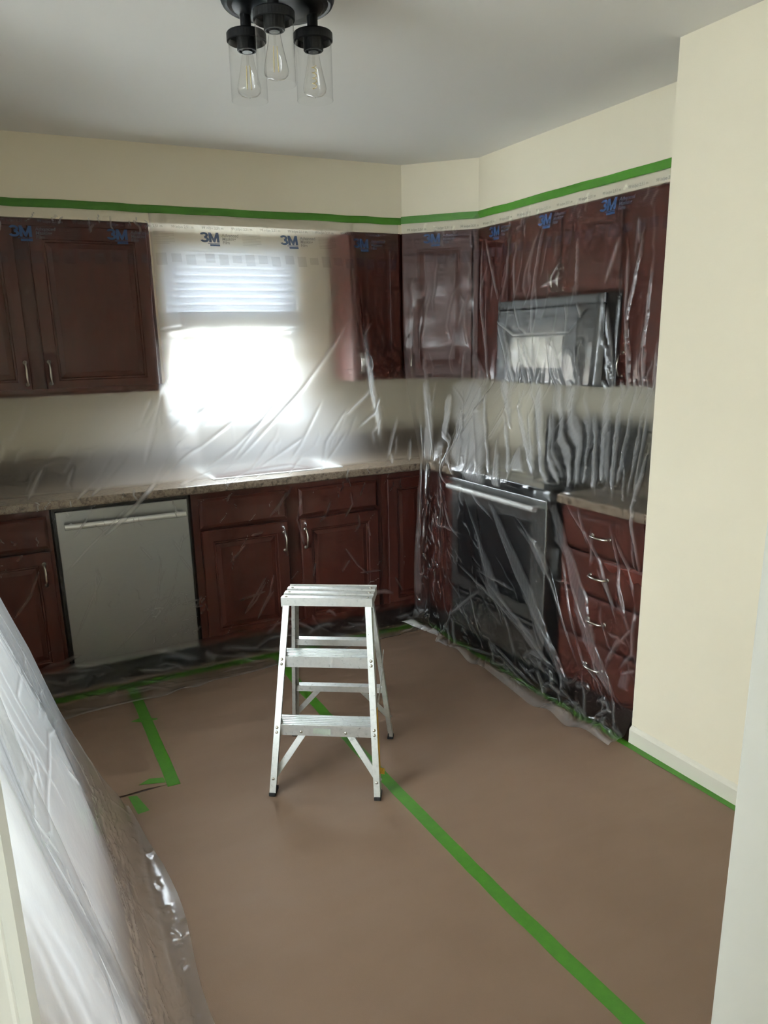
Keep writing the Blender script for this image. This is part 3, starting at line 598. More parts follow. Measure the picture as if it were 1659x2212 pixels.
def right_keys():
    def straight(y, mw, hx, cz, end, yf, de=0., lo=0.):
        # mw: film x in front of the microwave / wall cabinet, hx: x at the handle or counter edge
        return [(2.4365, y, 2.172), (2.430, y, 2.10), (mw, y, 1.715), (mw - .008, y, 1.50), (mw - .02, y, 1.335),
                (hx, y, cz), (hx - .004, y, cz - .055), (hx + .018 + lo * .6, y + (yf - y) * .25, .68), (2.080 + lo, y + (yf - y) * .5, .45), (2.082 + lo, yf, .12),
                (2.045 + lo * .6, yf, .02), (2.0 + de, yf, .007), (end, yf, .006)]
    return [
     (0.0, [(2.1455, 3.8695, 2.172), (2.1425, 3.8655, 2.10), (2.139, 3.858, 1.72), (2.134, 3.845, 1.50), (2.118, 3.79, 1.335), (2.055, 3.530, .93),
            (2.045, 3.520, .87), (2.03, 3.505, .68), (2.00, 3.495, .45), (1.985, 3.49, .13), (1.965, 3.49, .05), (1.94, 3.50, .045), (1.91, 3.53, .035)]),
     (.20, [(2.286, 3.7265, 2.172), (2.2835, 3.722, 2.10), (2.278, 3.715, 1.72), (2.266, 3.702, 1.50), (2.235, 3.66, 1.335), (2.085, 3.465, .93),
            (2.075, 3.46, .87), (2.055, 3.44, .68), (2.04, 3.43, .45), (2.045, 3.425, .13), (2.02, 3.41, .05), (1.99, 3.40, .045), (1.965, 3.42, .035)]),
     (.414, [(2.436, 3.579, 2.172), (2.4325, 3.575, 2.10), (2.427, 3.574, 1.72), (2.415, 3.563, 1.50), (2.385, 3.54, 1.335), (2.088, 3.36, .925),
            (2.078, 3.355, .87), (2.065, 3.345, .68), (2.06, 3.34, .45), (2.065, 3.33, .13), (2.045, 3.31, .02), (2.02, 3.30, .015), (1.99, 3.30, .012)]),
     (.66, straight(3.335, 2.42, 2.06, .93, 2.005, 3.26)),
     (.71, straight(3.285, 2.362, 2.043, .925, 2.0, 3.20)),
     (1.05, straight(2.945, 2.360, 2.040, .925, 1.975, 2.86)),
     (1.43, straight(2.565, 2.362, 2.043, .925, 1.96, 2.49)),
     (1.49, straight(2.505, 2.425, 2.10, .925, 1.955, 2.43, 0, .02)),
     (1.75, straight(2.245, 2.43, 2.104, .925, 1.965, 2.21, 0, .035)),
     (1.92, straight(2.075, 2.43, 2.106, .925, 1.985, 2.07, 0, .04)),
     (1.99, straight(1.999, 2.43, 2.108, .925, 1.995, 2.000, 0, .045))]
def right_grid(): return film_grid(right_keys(), 0., 1.99, su=3)
def drape_keys():
    ks = []
    for y in np.linspace(.72, 2.50, 25):
        t = (2.5 - y) / 1.8
        fx = .262 + .028 * min(1, t * 5) - .035 * t - .01 * np.sin(y * 9) * min(1, t * 5)
        kk = min(1, t * 4); b = .02 * np.sin(y * 7 + 1) * min(1, t * 3)
        ks.append((y, [(-.385, y, 2.13), (-.20, y, 1.36), (-.10 + b, y, 1.06), (-.027 + b, y, .823), (.03 + b, y, .645), (.095 + .6 * b, y, .405),
                       (.155 + .3 * b, y, .235 - .075 * kk), (.203, y, .119 - .062 * kk), (.245, y, .045 - .022 * kk), (fx - .005, y, .008), (fx + .008 + .022 * min(1, t * 5), y, .005)]))
    return ks
def drape_grid(): return film_grid(drape_keys(), .72, 2.50, su=2)
def add_folds(us, vs, P, folds, seed=0, edge_u=True):
    """folds: (polyline [(u,v)..], height, half width). returns displaced P and fold strength"""
    U, V = np.meshgrid(us, vs, indexing='ij')
    dPu = np.gradient(P, axis=0); dPv = np.gradient(P, axis=1)
    N = np.cross(dPu, dPv); N /= np.linalg.norm(N, axis=2, keepdims=True) + 1e-12
    D = np.zeros_like(U); A = np.zeros_like(U)
    for fd in folds:
        poly, h, w = fd[:3]; wt = fd[3] if len(fd) > 3 else 1.
        pts = np.array(poly, float); lo = pts.min(0) - 5 * w; hi = pts.max(0) + 5 * w
        iu = slice(*np.searchsorted(us, [lo[0], hi[0]])); iv = slice(*np.searchsorted(vs, [lo[1], hi[1]]))
        u, v = U[iu, iv], V[iu, iv]
        if u.size == 0: continue
        seg = np.linalg.norm(np.diff(pts, axis=0), axis=1); tot = seg.sum(); acc = 0
        best = np.full(u.shape, 9.); bt = np.zeros(u.shape)
        for k in range(len(pts) - 1):
            a, b = pts[k], pts[k + 1]; d = b - a
            t = np.clip(((u - a[0]) * d[0] + (v - a[1]) * d[1]) / (d @ d + 1e-12), 0, 1)
            q = np.hypot(u - a[0] - t * d[0], v - a[1] - t * d[1]); m = q < best
            best[m] = q[m]; bt[m] = ((acc + t * seg[k]) / tot)[m]; acc += seg[k]
        tp = np.clip(np.sin(np.pi * np.clip(bt, 0, 1)) * 1.6, 0, 1)
        ww = w * (.45 + .55 * tp)
        r = tp / np.cosh(best / ww * 1.3) ** 2
        D[iu, iv] = np.maximum(D[iu, iv], h * r) + .3 * np.minimum(D[iu, iv], h * r)
        A[iu, iv] = np.maximum(A[iu, iv], wt * tp * np.exp(-(best / (ww * .8)) ** 2))
    return P, N, D, A
# ---- end films ----
FOLD_BACK = [[(1.795,0.48),(1.669,0.631),(1.41,0.893),(1.074,1.212),(0.926,1.322)],[(1.102,0.987),(0.865,1.157),(0.661,1.327)],[(1.548,0.921),(1.388,1.174),(1.305,1.273)],[(1.652,1.113),(1.476,1.327)],[(1.239,0.998),(1.063,1.146),(0.848,1.289)],[(0.744,0.871),(0.65,1.025)],[(0.843,0.749),(0.733,0.992),(0.628,1.229)],[(0.865,1.064),(0.639,1.322)],[(0.744,0.998),(0.639,1.212)],[(1.041,0.609),(1.245,0.581),(1.504,0.553)],[(0.81,0.553),(0.909,0.542)],[(1.272,1.102),(1.129,1.273),(0.975,1.349)],[(1.399,1.223),(1.305,1.327)],[(1.999,1.058),(1.856,1.306)],[(1.691,0.959),(1.531,1.163),(1.481,1.327)],[(1.955,0.525),(1.806,0.653)],[(1.944,0.932),(1.707,1.108)],[(0.898,1.3),(1.322,1.273),(1.493,1.327)],[(1.437,1.113),(1.146,1.284)],[(1.349,0.871),(1.118,1.124),(1.019,1.24)],[(2.037,1.19),(1.988,1.322)],[(1.894,1.262),(1.883,1.327)],[(0.513,1.146),(0.436,1.245),(0.315,1.344)],[(0.579,1.152),(0.463,1.267),(0.375,1.338)],[(0.342,1.179),(0.298,1.267),(0.309,1.311)],[(0.81,1.168),(0.656,1.311),(0.568,1.394),(0.397,1.533)],[(0.937,1.262),(0.766,1.327)],[(0.215,1.174),(0.122,1.327)],[(0.568,1.361),(0.463,1.454),(0.331,1.572),(0.215,1.695)],[(0.364,1.41),(0.276,1.516)],[(0.37,1.634),(0.381,1.723),(0.32,1.839),(0.238,1.999)],[(0.634,1.583),(0.656,1.679),(0.628,1.85),(0.601,1.916),(0.375,2.114)],[(0.562,1.583),(0.623,1.673)],[(0.738,1.65),(0.81,1.773)],[(0.37,1.65),(0.342,1.861)],[(0.711,1.566),(0.744,1.634),(0.771,1.538)],[(0.722,1.778),(0.672,1.883),(0.568,1.993)],[(0.837,1.894),(0.722,1.91)],[(0.144,1.611),(0.083,1.756),(-0.016,1.872)],[(0.078,1.561),(0.045,1.594)],[(1.179,1.844),(1.107,1.954),(1.025,2.032)],[(1.217,1.8),(1.184,1.927),(1.096,2.076)],[(0.981,1.745),(1.085,1.65)],[(1.261,1.566),(1.283,1.679),(1.289,1.767)],[(1.173,1.606),(1.096,1.617)],[(0.204,2.299),(0.414,2.321),(0.656,2.333),(1.129,2.401)],[(0.298,2.165),(0.249,2.238)],[(0.182,2.199),(0.331,2.131)],[(1.305,1.394),(1.228,1.527)],[(1.729,1.394),(1.702,1.493)],[(1.542,1.476),(1.504,1.566),(1.459,1.6)],[(1.371,1.41),(1.371,1.471),(1.349,1.566),(1.388,1.739)],[(1.647,1.432),(1.658,1.521),(1.603,1.6)],[(1.691,1.561),(1.696,1.639),(1.658,1.679)],[(1.443,1.795),(1.421,1.888)],[(1.641,1.811),(1.581,1.888)],[(1.184,1.817),(1.107,1.927),(1.03,2.026)],[(1.217,1.899),(1.157,1.982),(1.096,2.07)],[(1.735,1.622),(1.762,1.717)],[(1.828,1.905),(1.68,1.899)],[(1.327,1.361),(1.3,1.427),(1.184,1.555)],[(1.003,1.943),(1.179,1.91)],[(1.597,1.734),(1.68,1.855),(1.757,1.932)],[(1.399,2.07),(1.437,2.148),(1.504,2.204)],[(1.9,1.949),(1.955,2.054)]]
FOLD_RIGHT = [[(0.463,0.111),(0.469,0.475),(0.612,0.946)],[(0.485,0.122),(0.623,0.436)],[(0.97,0.105),(0.97,0.298),(0.976,0.464)],[(1.588,0.188),(1.521,0.564),(1.599,0.974)],[(1.643,0.293),(1.626,0.664),(1.681,0.968)],[(1.698,0.653),(1.725,0.946)],[(0.684,0.508),(0.954,1.001)],[(1.439,0.469),(1.51,0.963)],[(0.882,0.63),(1.064,1.012)],[(0.91,0.63),(1.08,0.902),(1.196,1.001)],[(1.097,0.625),(1.152,0.781),(1.323,0.99)],[(1.29,0.658),(1.4,0.985)],[(1.549,0.172),(1.56,0.276)],[(1.224,0.21),(1.279,0.436)],[(0.777,0.238),(0.843,0.447)],[(1.174,0.37),(1.014,0.403)],[(1.461,0.238),(1.433,0.42)],[(1.136,0.304),(1.08,0.376)],[(0.976,0.464),(0.992,0.625)],[(0.838,0.464),(0.893,0.58),(0.992,0.625)],[(1.284,0.48),(1.323,0.547)],[(1.213,0.486),(1.235,0.569)],[(1.505,0.287),(1.516,0.592)],[(0.628,0.508),(0.854,0.614),(1.251,0.608),(1.323,0.542)],[(0.116,0.836),(0.165,1.15),(0.248,1.365)],[(0.198,0.836),(0.165,1.139)],[(0.513,0.836),(1.064,1.387)],[(0.634,0.836),(1.097,1.332)],[(0.761,0.831),(1.086,1.101)],[(0.91,0.968),(1.235,1.31)],[(0.915,0.825),(1.097,1.045),(1.417,1.316)],[(1.058,0.869),(1.378,1.194),(1.477,1.343)],[(1.257,0.968),(1.499,1.31)],[(1.169,0.814),(1.527,1.321)],[(1.312,0.808),(1.604,1.321)],[(1.384,0.831),(1.637,1.299)],[(1.466,0.946),(1.731,1.338)],[(1.455,0.808),(1.764,1.31)],[(1.532,0.808),(1.819,1.343)],[(1.615,0.841),(1.803,1.255)],[(1.681,0.803),(1.929,1.343)],[(1.863,1.106),(1.902,1.277),(1.935,1.376),(1.946,1.636)],[(0.38,1.051),(0.854,1.404)],[(0.303,1.134),(0.7,1.376)],[(0.761,1.117),(0.948,1.399)],[(0.303,0.88),(0.75,1.31)],[(1.097,0.968),(1.345,1.238)],[(1.185,1.172),(1.251,1.359)],[(0.987,1.106),(1.152,1.359)],[(1.588,1.007),(1.764,1.294)],[(1.764,1.029),(1.885,1.316)],[(0.077,1.123),(0.066,1.305)],[(0.254,1.139),(0.739,1.421),(0.816,1.443)],[(0.893,1.432),(0.981,1.68),(1.036,1.879),(1.246,1.984),(1.422,2.101),(1.599,2.212)],[(1.102,1.404),(1.169,1.597),(1.262,1.779),(1.439,2.007),(1.543,2.207),(1.736,2.256)],[(1.273,1.465),(1.417,1.586),(1.461,1.729),(1.538,1.901),(1.648,2.096)],[(1.477,1.371),(1.516,1.57),(1.593,1.74),(1.692,1.895),(1.747,2.062),(1.957,2.179)],[(1.571,1.371),(1.676,1.498),(1.764,1.663),(1.885,1.84)],[(0.722,1.829),(1.058,1.94),(1.4,2.062)],[(1.714,1.465),(1.681,1.641)],[(1.819,1.421),(1.852,1.674),(1.918,1.818)],[(1.654,1.387),(1.676,1.548)],[(1.72,1.636),(1.858,1.779)],[(1.973,1.801),(1.869,1.923),(1.803,2.046)],[(1.951,1.718),(1.962,1.923),(1.885,2.023)],[(1.009,2.168),(1.262,2.223),(1.4,2.245)],[(0.75,2.266),(1.119,2.207),(1.351,2.261)],[(1.626,1.951),(1.67,2.051),(1.803,2.124)],[(1.24,2.184),(1.428,2.229)],[(0.954,1.432),(1.125,1.542)],[(0.358,1.669),(0.832,1.669)],[(0.612,2.162),(0.843,1.99),(0.943,1.929)],[(0.0,1.404),(0.0,1.696),(0.0,1.984),(0.0,2.151)],[(0.667,1.525),(0.728,1.647),(0.81,1.702)],[(1.902,2.029),(1.984,1.984)],[(1.803,2.24),(1.874,2.184)],[(1.433,2.124),(1.488,2.218),(1.593,2.229)],[(0.91,1.829),(1.174,1.845),(1.251,1.856)],[(1.836,1.465),(1.946,1.718)],[(1.505,1.614),(1.593,1.851),(1.637,1.973)]]
FOLD_DRAPE = [[(2.428,1.77),(1.795,1.51),(1.651,1.521),(1.53,1.527),(1.431,1.533),(1.172,1.414)],[(0.968,1.269),(0.962,1.313),(0.973,1.419),(0.957,1.487),(0.951,1.566)],[(1.111,1.368),(1.001,1.374),(0.962,1.448)],[(2.5,1.431),(2.153,1.566),(1.795,1.476)],[(2.241,1.38),(1.723,1.363),(1.728,1.47)],[(2.417,1.516),(1.751,1.453)],[(2.445,1.654),(1.817,1.487)],[(2.263,1.726),(2.307,1.914),(2.269,2.052)],[(1.767,1.527),(1.811,1.632),(2.142,1.941)],[(2.5,1.925),(2.494,2.07),(2.428,2.139)],[(2.274,2.155),(2.037,2.11),(1.728,2.052),(1.519,2.041),(1.359,1.997)],[(2.456,2.266),(2.109,2.213),(1.762,2.196),(1.48,2.173)],[(2.445,2.144),(2.401,2.15),(2.445,2.266)],[(1.42,1.588),(1.321,1.594),(1.233,1.616)],[(1.431,1.632),(1.42,1.693)],[(1.447,1.803),(1.409,1.848)],[(1.447,1.671),(1.365,1.732)],[(1.618,1.357),(1.486,1.425),(1.122,1.346)],[(1.613,1.402),(1.558,1.47),(1.321,1.453)],[(1.635,1.442),(1.536,1.504)]]
GLINT_PLEATS = [([(0.127,0.836,0.019),(0.154,1.139,0.0385),(0.138,1.343,0.077)],0.7),([(0.391,0.836,0.1075),(0.623,1.095,0.2505),(1.02,1.387,0.077)],0.62),([(0.292,0.929,0.0245),(0.325,1.194,0.033),(0.761,1.332,0.036)],0.7),([(0.612,0.836,0.011),(1.086,1.316,0.011)],0.9),([(0.794,0.825,0.0305),(1.064,1.089,0.011)],0.8),([(1.003,1.056,0.0085),(1.218,1.294,0.019)],0.8),([(0.992,0.935,0.0055),(1.229,1.15,0.0165),(1.373,1.272,0.0135)],0.9),([(1.13,1.007,0.011),(1.329,1.222,0.0115)],0.8),([(1.058,0.82,0.0165),(1.229,1.034,0.025),(1.461,1.316,0.0055)],0.9),([(1.191,1.161,0.0055),(1.268,1.288,0.055)],0.6),([(1.279,0.996,0.011),(1.499,1.316,0.008)],0.8),([(1.202,0.814,0.019),(1.395,1.056,0.0165),(1.56,1.321,0.011)],0.7),([(1.284,0.814,0.036),(1.428,1.018,0.022),(1.593,1.299,0.011)],0.75),([(1.45,0.979,0.0055),(1.637,1.294,0.008)],0.75),([(1.477,0.979,0.0055),(1.698,1.305,0.011)],0.75),([(1.455,0.808,0.008),(1.555,1.012,0.0165),(1.725,1.277,0.011)],0.7),([(1.527,0.808,0.008),(1.621,1.007,0.008),(1.786,1.294,0.0085)],0.75),([(1.604,0.803,0.011),(1.687,1.001,0.008),(1.797,1.266,0.0085)],0.6),([(1.676,0.803,0.008),(1.747,1.012,0.0055),(1.83,1.205,0.0055)],0.5),([(1.863,1.123,0.0055),(1.924,1.327,0.004)],0.6),([(1.064,1.211,0.014),(1.18,1.376,0.033)],0.6),([(0.386,1.018,0.0165),(0.717,1.189,0.039),(0.827,1.327,0.014)],0.5),([(1.555,0.957,0.004),(1.61,1.089,0.0085)],0.6),([(1.742,1.128,0.004),(1.874,1.332,0.0055)],0.5),([(1.588,0.205,0.0055),(1.521,0.564,0.0085),(1.599,0.957,0.011)],0.3),([(1.637,0.353,0.004),(1.626,0.664,0.008),(1.681,0.952,0.0085)],0.28),([(1.102,0.625,0.0275),(1.301,0.974,0.033)],0.35),([(1.246,0.675,0.033),(1.362,0.968,0.0415)],0.42),([(0.926,0.642,0.011),(1.064,0.896,0.0165),(1.185,0.985,0.0165)],0.45),([(0.888,0.63,0.0085),(1.047,0.996,0.011)],0.3),([(0.761,0.569,0.011),(0.954,1.001,0.0195)],0.3),([(1.444,0.625,0.0055),(1.505,0.963,0.0085)],0.35),([(1.224,0.21,0.0055),(1.279,0.458,0.0085)],0.22),([(0.97,0.144,0.0085),(0.976,0.458,0.011)],0.2),([(1.698,0.653,0.004),(1.731,0.946,0.0085)],0.25),([(0.458,0.138,0.008),(0.474,0.475,0.014),(0.612,0.946,0.0165)],0.2),([(0.419,0.703,0.0275),(0.639,1.034,0.1215)],0.2),([(0.121,0.697,0.008),(0.143,1.045,0.0135)],0.2),([(1.108,1.448,0.022),(1.213,1.63,0.033),(1.334,1.84,0.0525),(1.466,2.074,0.025),(1.555,2.201,0.025)],0.22),([(0.981,1.68,0.03),(1.058,1.918,0.058),(1.312,2.046,0.047),(1.466,2.151,0.022)],0.2),([(1.306,1.531,0.0195),(1.411,1.603,0.0245),(1.461,1.729,0.011)],0.2),([(1.51,1.399,0.019),(1.516,1.57,0.0305),(1.643,1.762,0.041),(1.714,1.962,0.0385),(1.863,2.14,0.033)],0.24),([(0.0,1.426,0.004),(0.0,1.74,0.055),(0.028,2.079,0.0855)],0.15),([(1.94,1.349,0.0055),(1.918,1.592,0.0055)],0.3),([(1.891,1.873,0.008),(1.819,2.007,0.014)],0.2),([(1.94,2.001,0.0165),(1.913,2.085,0.03)],0.2)]
def film_obj(name, us, vs, P, D, A, mt, label, cat='plastic film', cling=None):
    dPu = np.gradient(P, axis=0); dPv = np.gradient(P, axis=1); N = np.cross(dPu, dPv); N /= np.linalg.norm(N, axis=2, keepdims=True) + 1e-12
    Q = P - N * D[..., None]
    Q[..., 2] = np.maximum(Q[..., 2], .0042)
    nu, nv = Q.shape[:2]; c = np.array([Q[..., 0].mean(), Q[..., 1].mean(), 0.0])
    idx = np.arange(nu * nv).reshape(nu, nv)
    f = np.stack([idx[:-1, :-1], idx[:-1, 1:], idx[1:, 1:], idx[1:, :-1]], -1).reshape(-1, 4)
    me = bpy.data.meshes.new(name); me.vertices.add(nu * nv); me.vertices.foreach_set('co', (Q - c).reshape(-1).astype(np.float32))
    me.loops.add(f.size); me.loops.foreach_set('vertex_index', f.reshape(-1).astype(np.int32)); me.polygons.add(len(f))
    me.polygons.foreach_set('loop_start', np.arange(0, f.size, 4, dtype=np.int32)); me.update(calc_edges=True); me.validate()
    me.polygons.foreach_set('use_smooth', np.ones(len(f), bool))
    at = me.attributes.new('fold_glow', 'FLOAT', 'POINT'); at.data.foreach_set('value', np.clip(A, 0, 1).reshape(-1).astype(np.float32))
    at = me.attributes.new('cling', 'FLOAT', 'POINT'); at.data.foreach_set('value', (np.zeros_like(A) if cling is None else np.clip(cling, 0, 1) * (1 - .7 * np.clip(A, 0, 1))).reshape(-1).astype(np.float32))
    me.materials.append(M[mt]); o = bpy.data.objects.new(name, me); COL.objects.link(o); o.location = c; WORLD[o.name] = Vector(c)
    tag(o, label, cat); return o, Q, -N
def low_noise(us, vs, seed, amp, lam):
    r = np.random.RandomState(seed); U, V = np.meshgrid(us, vs, indexing='ij'); s = np.zeros_like(U)
    for k in range(7):
        a = r.uniform(0, np.pi); f_ = 2 * np.pi / (lam * r.uniform(.5, 1.6)); s += np.sin(f_ * (U * np.cos(a) + V * np.sin(a)) + r.uniform(0, 6.3))
    return amp * (1 + s / 4)
def rand_folds(rs, n, u0, u1, v0, v1, ang, spread, lmin, lmax, h, w, wt=.6):
    out = []
    for _ in range(n):
        a = ang + rs.normal() * spread; L = rs.uniform(lmin, lmax); u = rs.uniform(u0, u1); v = rs.uniform(v0, v1); b = rs.uniform(-.15, .15)
        q = [(u + L * t * math.cos(a) - (b * 4 * t * (1 - t) * L + rs.normal() * .006) * math.sin(a), v + L * t * math.sin(a) + (b * 4 * t * (1 - t) * L + rs.normal() * .006) * math.cos(a)) for t in np.linspace(0, 1, 5)]
        out.append((q, h * rs.uniform(.4, 1.2), w * rs.uniform(.6, 1.3), wt * rs.uniform(.4, 1.2)))
    return out
# print on the film: glyph outlines wrapped onto the sheet
def wrap(name, flat, faces, us, vs, Q, N, mt, par, off=.0016):
    V = np.array(flat); fu = np.clip((V[:, 0] - us[0]) / (us[1] - us[0]), 0, len(us) - 1.001); fv = np.interp(V[:, 1], vs, np.arange(len(vs))).clip(0, len(vs) - 1.001)
    i, j = fu.astype(int), fv.astype(int); a, b = (fu - i)[:, None], (fv - j)[:, None]
    def bil(G): return G[i, j] * (1 - a) * (1 - b) + G[i + 1, j] * a * (1 - b) + G[i, j + 1] * (1 - a) * b + G[i + 1, j + 1] * a * b
    W = bil(Q) + bil(N) * off; c = W.mean(0); me = bpy.data.meshes.new(name); me.from_pydata([tuple(x) for x in (W - c)], [], faces); me.materials.append(M[mt])
    o = bpy.data.objects.new(name, me); COL.objects.link(o); o.location = Vector(c); adopt(o, par); return o
_gl = {}
def glyphs(txt, size, bold=0., shear=0.):
    k = (txt, size, bold, shear)
    if k not in _gl:
        cu = bpy.data.curves.new('print', 'FONT'); cu.body = txt; cu.size = size; cu.offset = bold; cu.shear = shear; cu.resolution_u = 3; cu.space_line = .82
        ob = bpy.data.objects.new('print', cu); COL.objects.link(ob); dg = bpy.context.evaluated_depsgraph_get(); me = ob.evaluated_get(dg).to_mesh()
        _gl[k] = ([tuple(v.co[:2]) for v in me.vertices], [tuple(p.vertices) for p in me.polygons]); ob.evaluated_get(dg).to_mesh_clear(); bpy.data.objects.remove(ob); bpy.data.curves.remove(cu)
    return _gl[k]
def print_text(par, us, vs, Q, N, txt, size, u, v, mt, name, bold=0., shear=0., sx=1., lab=None):
    p, f = glyphs(txt, size, bold, shear); o = wrap(name, [(u + x * sx, v - y) for x, y in p], f, us, vs, Q, N, mt, par)
    if lab: o['label'] = lab
def print_bars(par, us, vs, Q, N, rects, mt, name):
    p, f = [], []
    for u0, u1, v0, v1 in rects:
        k = max(1, int((u1 - u0) / .012)); b = len(p)
        for i in range(k + 1): x = u0 + (u1 - u0) * i / k; p += [(x, v0), (x, v1)]
        for i in range(k): q = b + 2 * i; f.append((q, q + 1, q + 3, q + 2))
    wrap(name, p, f, us, vs, Q, N, mt, par)
def logo_shape():
    pts, fc = [], []
    def arc(cx, cy, ro, ri, a0, a1, n=14):
        b = len(pts)
        for i in range(n + 1):
            a = math.radians(a0 + (a1 - a0) * i / n); pts.append((cx + ro[0] * math.cos(a), cy + ro[1] * math.sin(a))); pts.append((cx + ri[0] * math.cos(a), cy + ri[1] * math.sin(a)))
        for i in range(n): q = b + 2 * i; fc.append((q, q + 2, q + 3, q + 1))
    arc(.40, .73, (.42, .29), (.17, .09), 165, -90); arc(.40, .29, (.46, .31), (.20, .10), 90, -165)
    def poly(q): b = len(pts); pts.extend(q); fc.append(tuple(range(b, b + len(q))))
    x = .86
    poly([(x, 0), (x + .27, 0), (x + .27, 1), (x, 1)]); poly([(x + .83, 0), (x + 1.10, 0), (x + 1.10, 1), (x + .83, 1)])
    poly([(x + .27, 1), (x + .27, .45), (x + .46, 0), (x + .64, 0), (x + .55, .38)]); poly([(x + .83, 1), (x + .55, .38), (x + .64, 0), (x + .83, .45)])
    return pts, fc
LOGO = logo_shape()
def film_print(par, us, vs, Q, N, logos, u0, u1, vt, vl, step):
    u = u0
    while u < u1 - .1:
        print_text(par, us, vs, Q, N, '99 in/po 2,51 m', .0165, u, vt, 'ink_grey', 'printed_text', bold=.0004); u += step
    for u in logos:
        s = .046; pl, fc = LOGO; o = wrap('printed_logo', [(u + x * s, vl + .022 - y * s) for x, y in pl], fc, us, vs, Q, N, 'ink', par); o['label'] = 'blue 3M logo printed on the film'
        print_bars(par, us, vs, Q, N, [(u + .032, u + .090, vl + .0255, vl + .0285), (u + .042, u + .090, vl + .031, vl + .040)], 'ink', 'printed_bar')
        print_text(par, us, vs, Q, N, 'Advanced\nMasking\nFilm', .021, u + .104, vl - .006, 'ink_grey', 'printed_text', bold=.0005, shear=.15)
        r = []
        for k in range(8): r.append((u + .205, u + .205 + (.095 if k not in (3, 7) else .07), vl - .022 + k * .0075, vl - .0185 + k * .0075))
        print_bars(par, us, vs, Q, N, r, 'ink_pale', 'printed_paragraph')
        for k in range(6):
            a = u + .01 + k * .066; print_bars(par, us, vs, Q, N, [(a, a + .046, vl + .075 + (k % 3) * .004, vl + .118 + (k % 2) * .012)], 'ink_pale', 'printed_panel')

rs = np.random.RandomState(3)
# film over the back run
us, vs, P = back_grid()
F = []
for k, pl in enumerate(FOLD_BACK): F.append((pl, .006, .008, .8) if pl[0][1] < 1.3 else (pl, .004, .0065, .20))
F += rand_folds(rs, 46, -.3, 2.0, .78, 1.18, 2.15, .2, .08, .30, .003, .008)
F += rand_folds(rs, 40, -.3, 2.05, 1.30, 1.50, 1.9, .5, .03, .10, .0025, .004, .25)
F += rand_folds(rs, 40, .60, .85, 1.85, 2.06, 2.5, .45, .03, .09, .004, .0042, .3)
F += rand_folds(rs, 60, -.2, 2.05, 1.5, 2.1, 2.2, .5, .04, .18, .0012, .004, .12)
F += rand_folds(rs, 60, -.2, 2.05, 2.08, 2.33, .1, .35, .06, .25, .006, .009)
F += rand_folds(rs, 45, -.3, 1.9, .03, .08, 1.9, .5, .03, .09, .002, .005, .2)
F += rand_folds(rs, 26, -.1, .30, .30, .70, .12, .12, .10, .24, .0014, .004, .0)
_, _, D, A = add_folds(us, vs, P, F)
U_, V_ = np.meshgrid(us, vs, indexing='ij')
D += low_noise(us, vs, 1, .0022, .22) * np.clip((V_ - .10) / .2, 0, 1)
hem = np.clip((V_ - (vs[-1] - .03)) / .02, 0, 1); A = np.maximum(A, hem * .75)
D += .010 * hem * (1 + np.sin(U_ * 23 + np.sin(U_ * 9) * 2)) * .5
# handles of the left wall cabinet push the sheet out
for hu, hv in ((.205, .73), (.305, .73), (1.876, .745)): D += .030 * np.exp(-(np.abs(U_ - hu) / .016) ** 1.4 - (np.abs(V_ - hv) / .055) ** 3)
for hu, hv in ((1.28, 1.625), (1.394, 1.625), (.155, 1.625)): D += .030 * np.exp(-(np.abs(U_ - hu) / .018) ** 1.4 - (np.abs(V_ - hv) / .06) ** 3)
A = np.maximum(A, 1.0 * np.exp(-((U_ - 1.02) / .66) ** 6) * np.clip((V_ - .84) / .30, 0, 1) * np.clip((1.31 - V_) / .02, 0, 1))  # painted veil: window glow put into the film's haze above the counter
def step_(a, b, x): t = np.clip((x - a) / (b - a), 0, 1); return t * t * (3 - 2 * t)
CL = np.maximum((1 - step_(.80, .86, U_)) * (1 - step_(.80, .85, V_)), .8 * step_(1.83, 1.87, U_) * (1 - step_(.5, .75, V_)))
CL = np.maximum(CL, step_(1.29, 1.31, V_) * (1 - step_(2.08, 2.2, V_)))
fo, Q, N = film_obj('masking_film', us, vs, P, D, A, 'film', 'clear plastic masking film hung from the soffit over window, sink run and dishwasher', cling=CL)
film_print(fo, us, vs, Q, N, [-.192, .213, .618, 1.042, 1.445, 1.85], -.25, 2.05, .088, .128, .145)
# film over the corner, range and drawers
us, vs, P = right_grid()
F = []
for k, pl in enumerate(FOLD_RIGHT):
    v0 = pl[0][1]; F.append((pl, .006, .006, .5) if v0 < .5 else (pl, .007, .006, .5) if v0 < 1.22 else (pl, .008, .0065, .30))
F += rand_folds(rs, 45, .15, 1.96, .62, 1.0, 1.57, .07, .12, .35, .004, .005, .35)
F += rand_folds(rs, 40, .05, 1.95, .12, .5, 1.6, .12, .12, .35, .0025, .007, .25)
F += rand_folds(rs, 60, .1, 1.0, 1.25, 1.9, 1.1, .5, .03, .12, .004, .005, .25)
F += rand_folds(rs, 60, .0, .42, 1.45, 2.15, 1.2, .8, .03, .11, .006, .006, .25)
F += rand_folds(rs, 45, .4, 1.95, 1.7, 2.25, .75, .35, .08, .30, .004, .007, .25)
F += rand_folds(rs, 50, .1, 1.95, 2.15, 2.31, .1, .4, .05, .2, .010, .010, .25)
F += rand_folds(rs, 30, .05, 1.95, .02, .10, 1.7, .3, .03, .08, .002, .006, .25)
_, _, D, A = add_folds(us, vs, P, F)
U_, V_ = np.meshgrid(us, vs, indexing='ij')
D += low_noise(us, vs, 2, .0015, .26) * np.clip((V_ - .10) / .25, 0, 1)
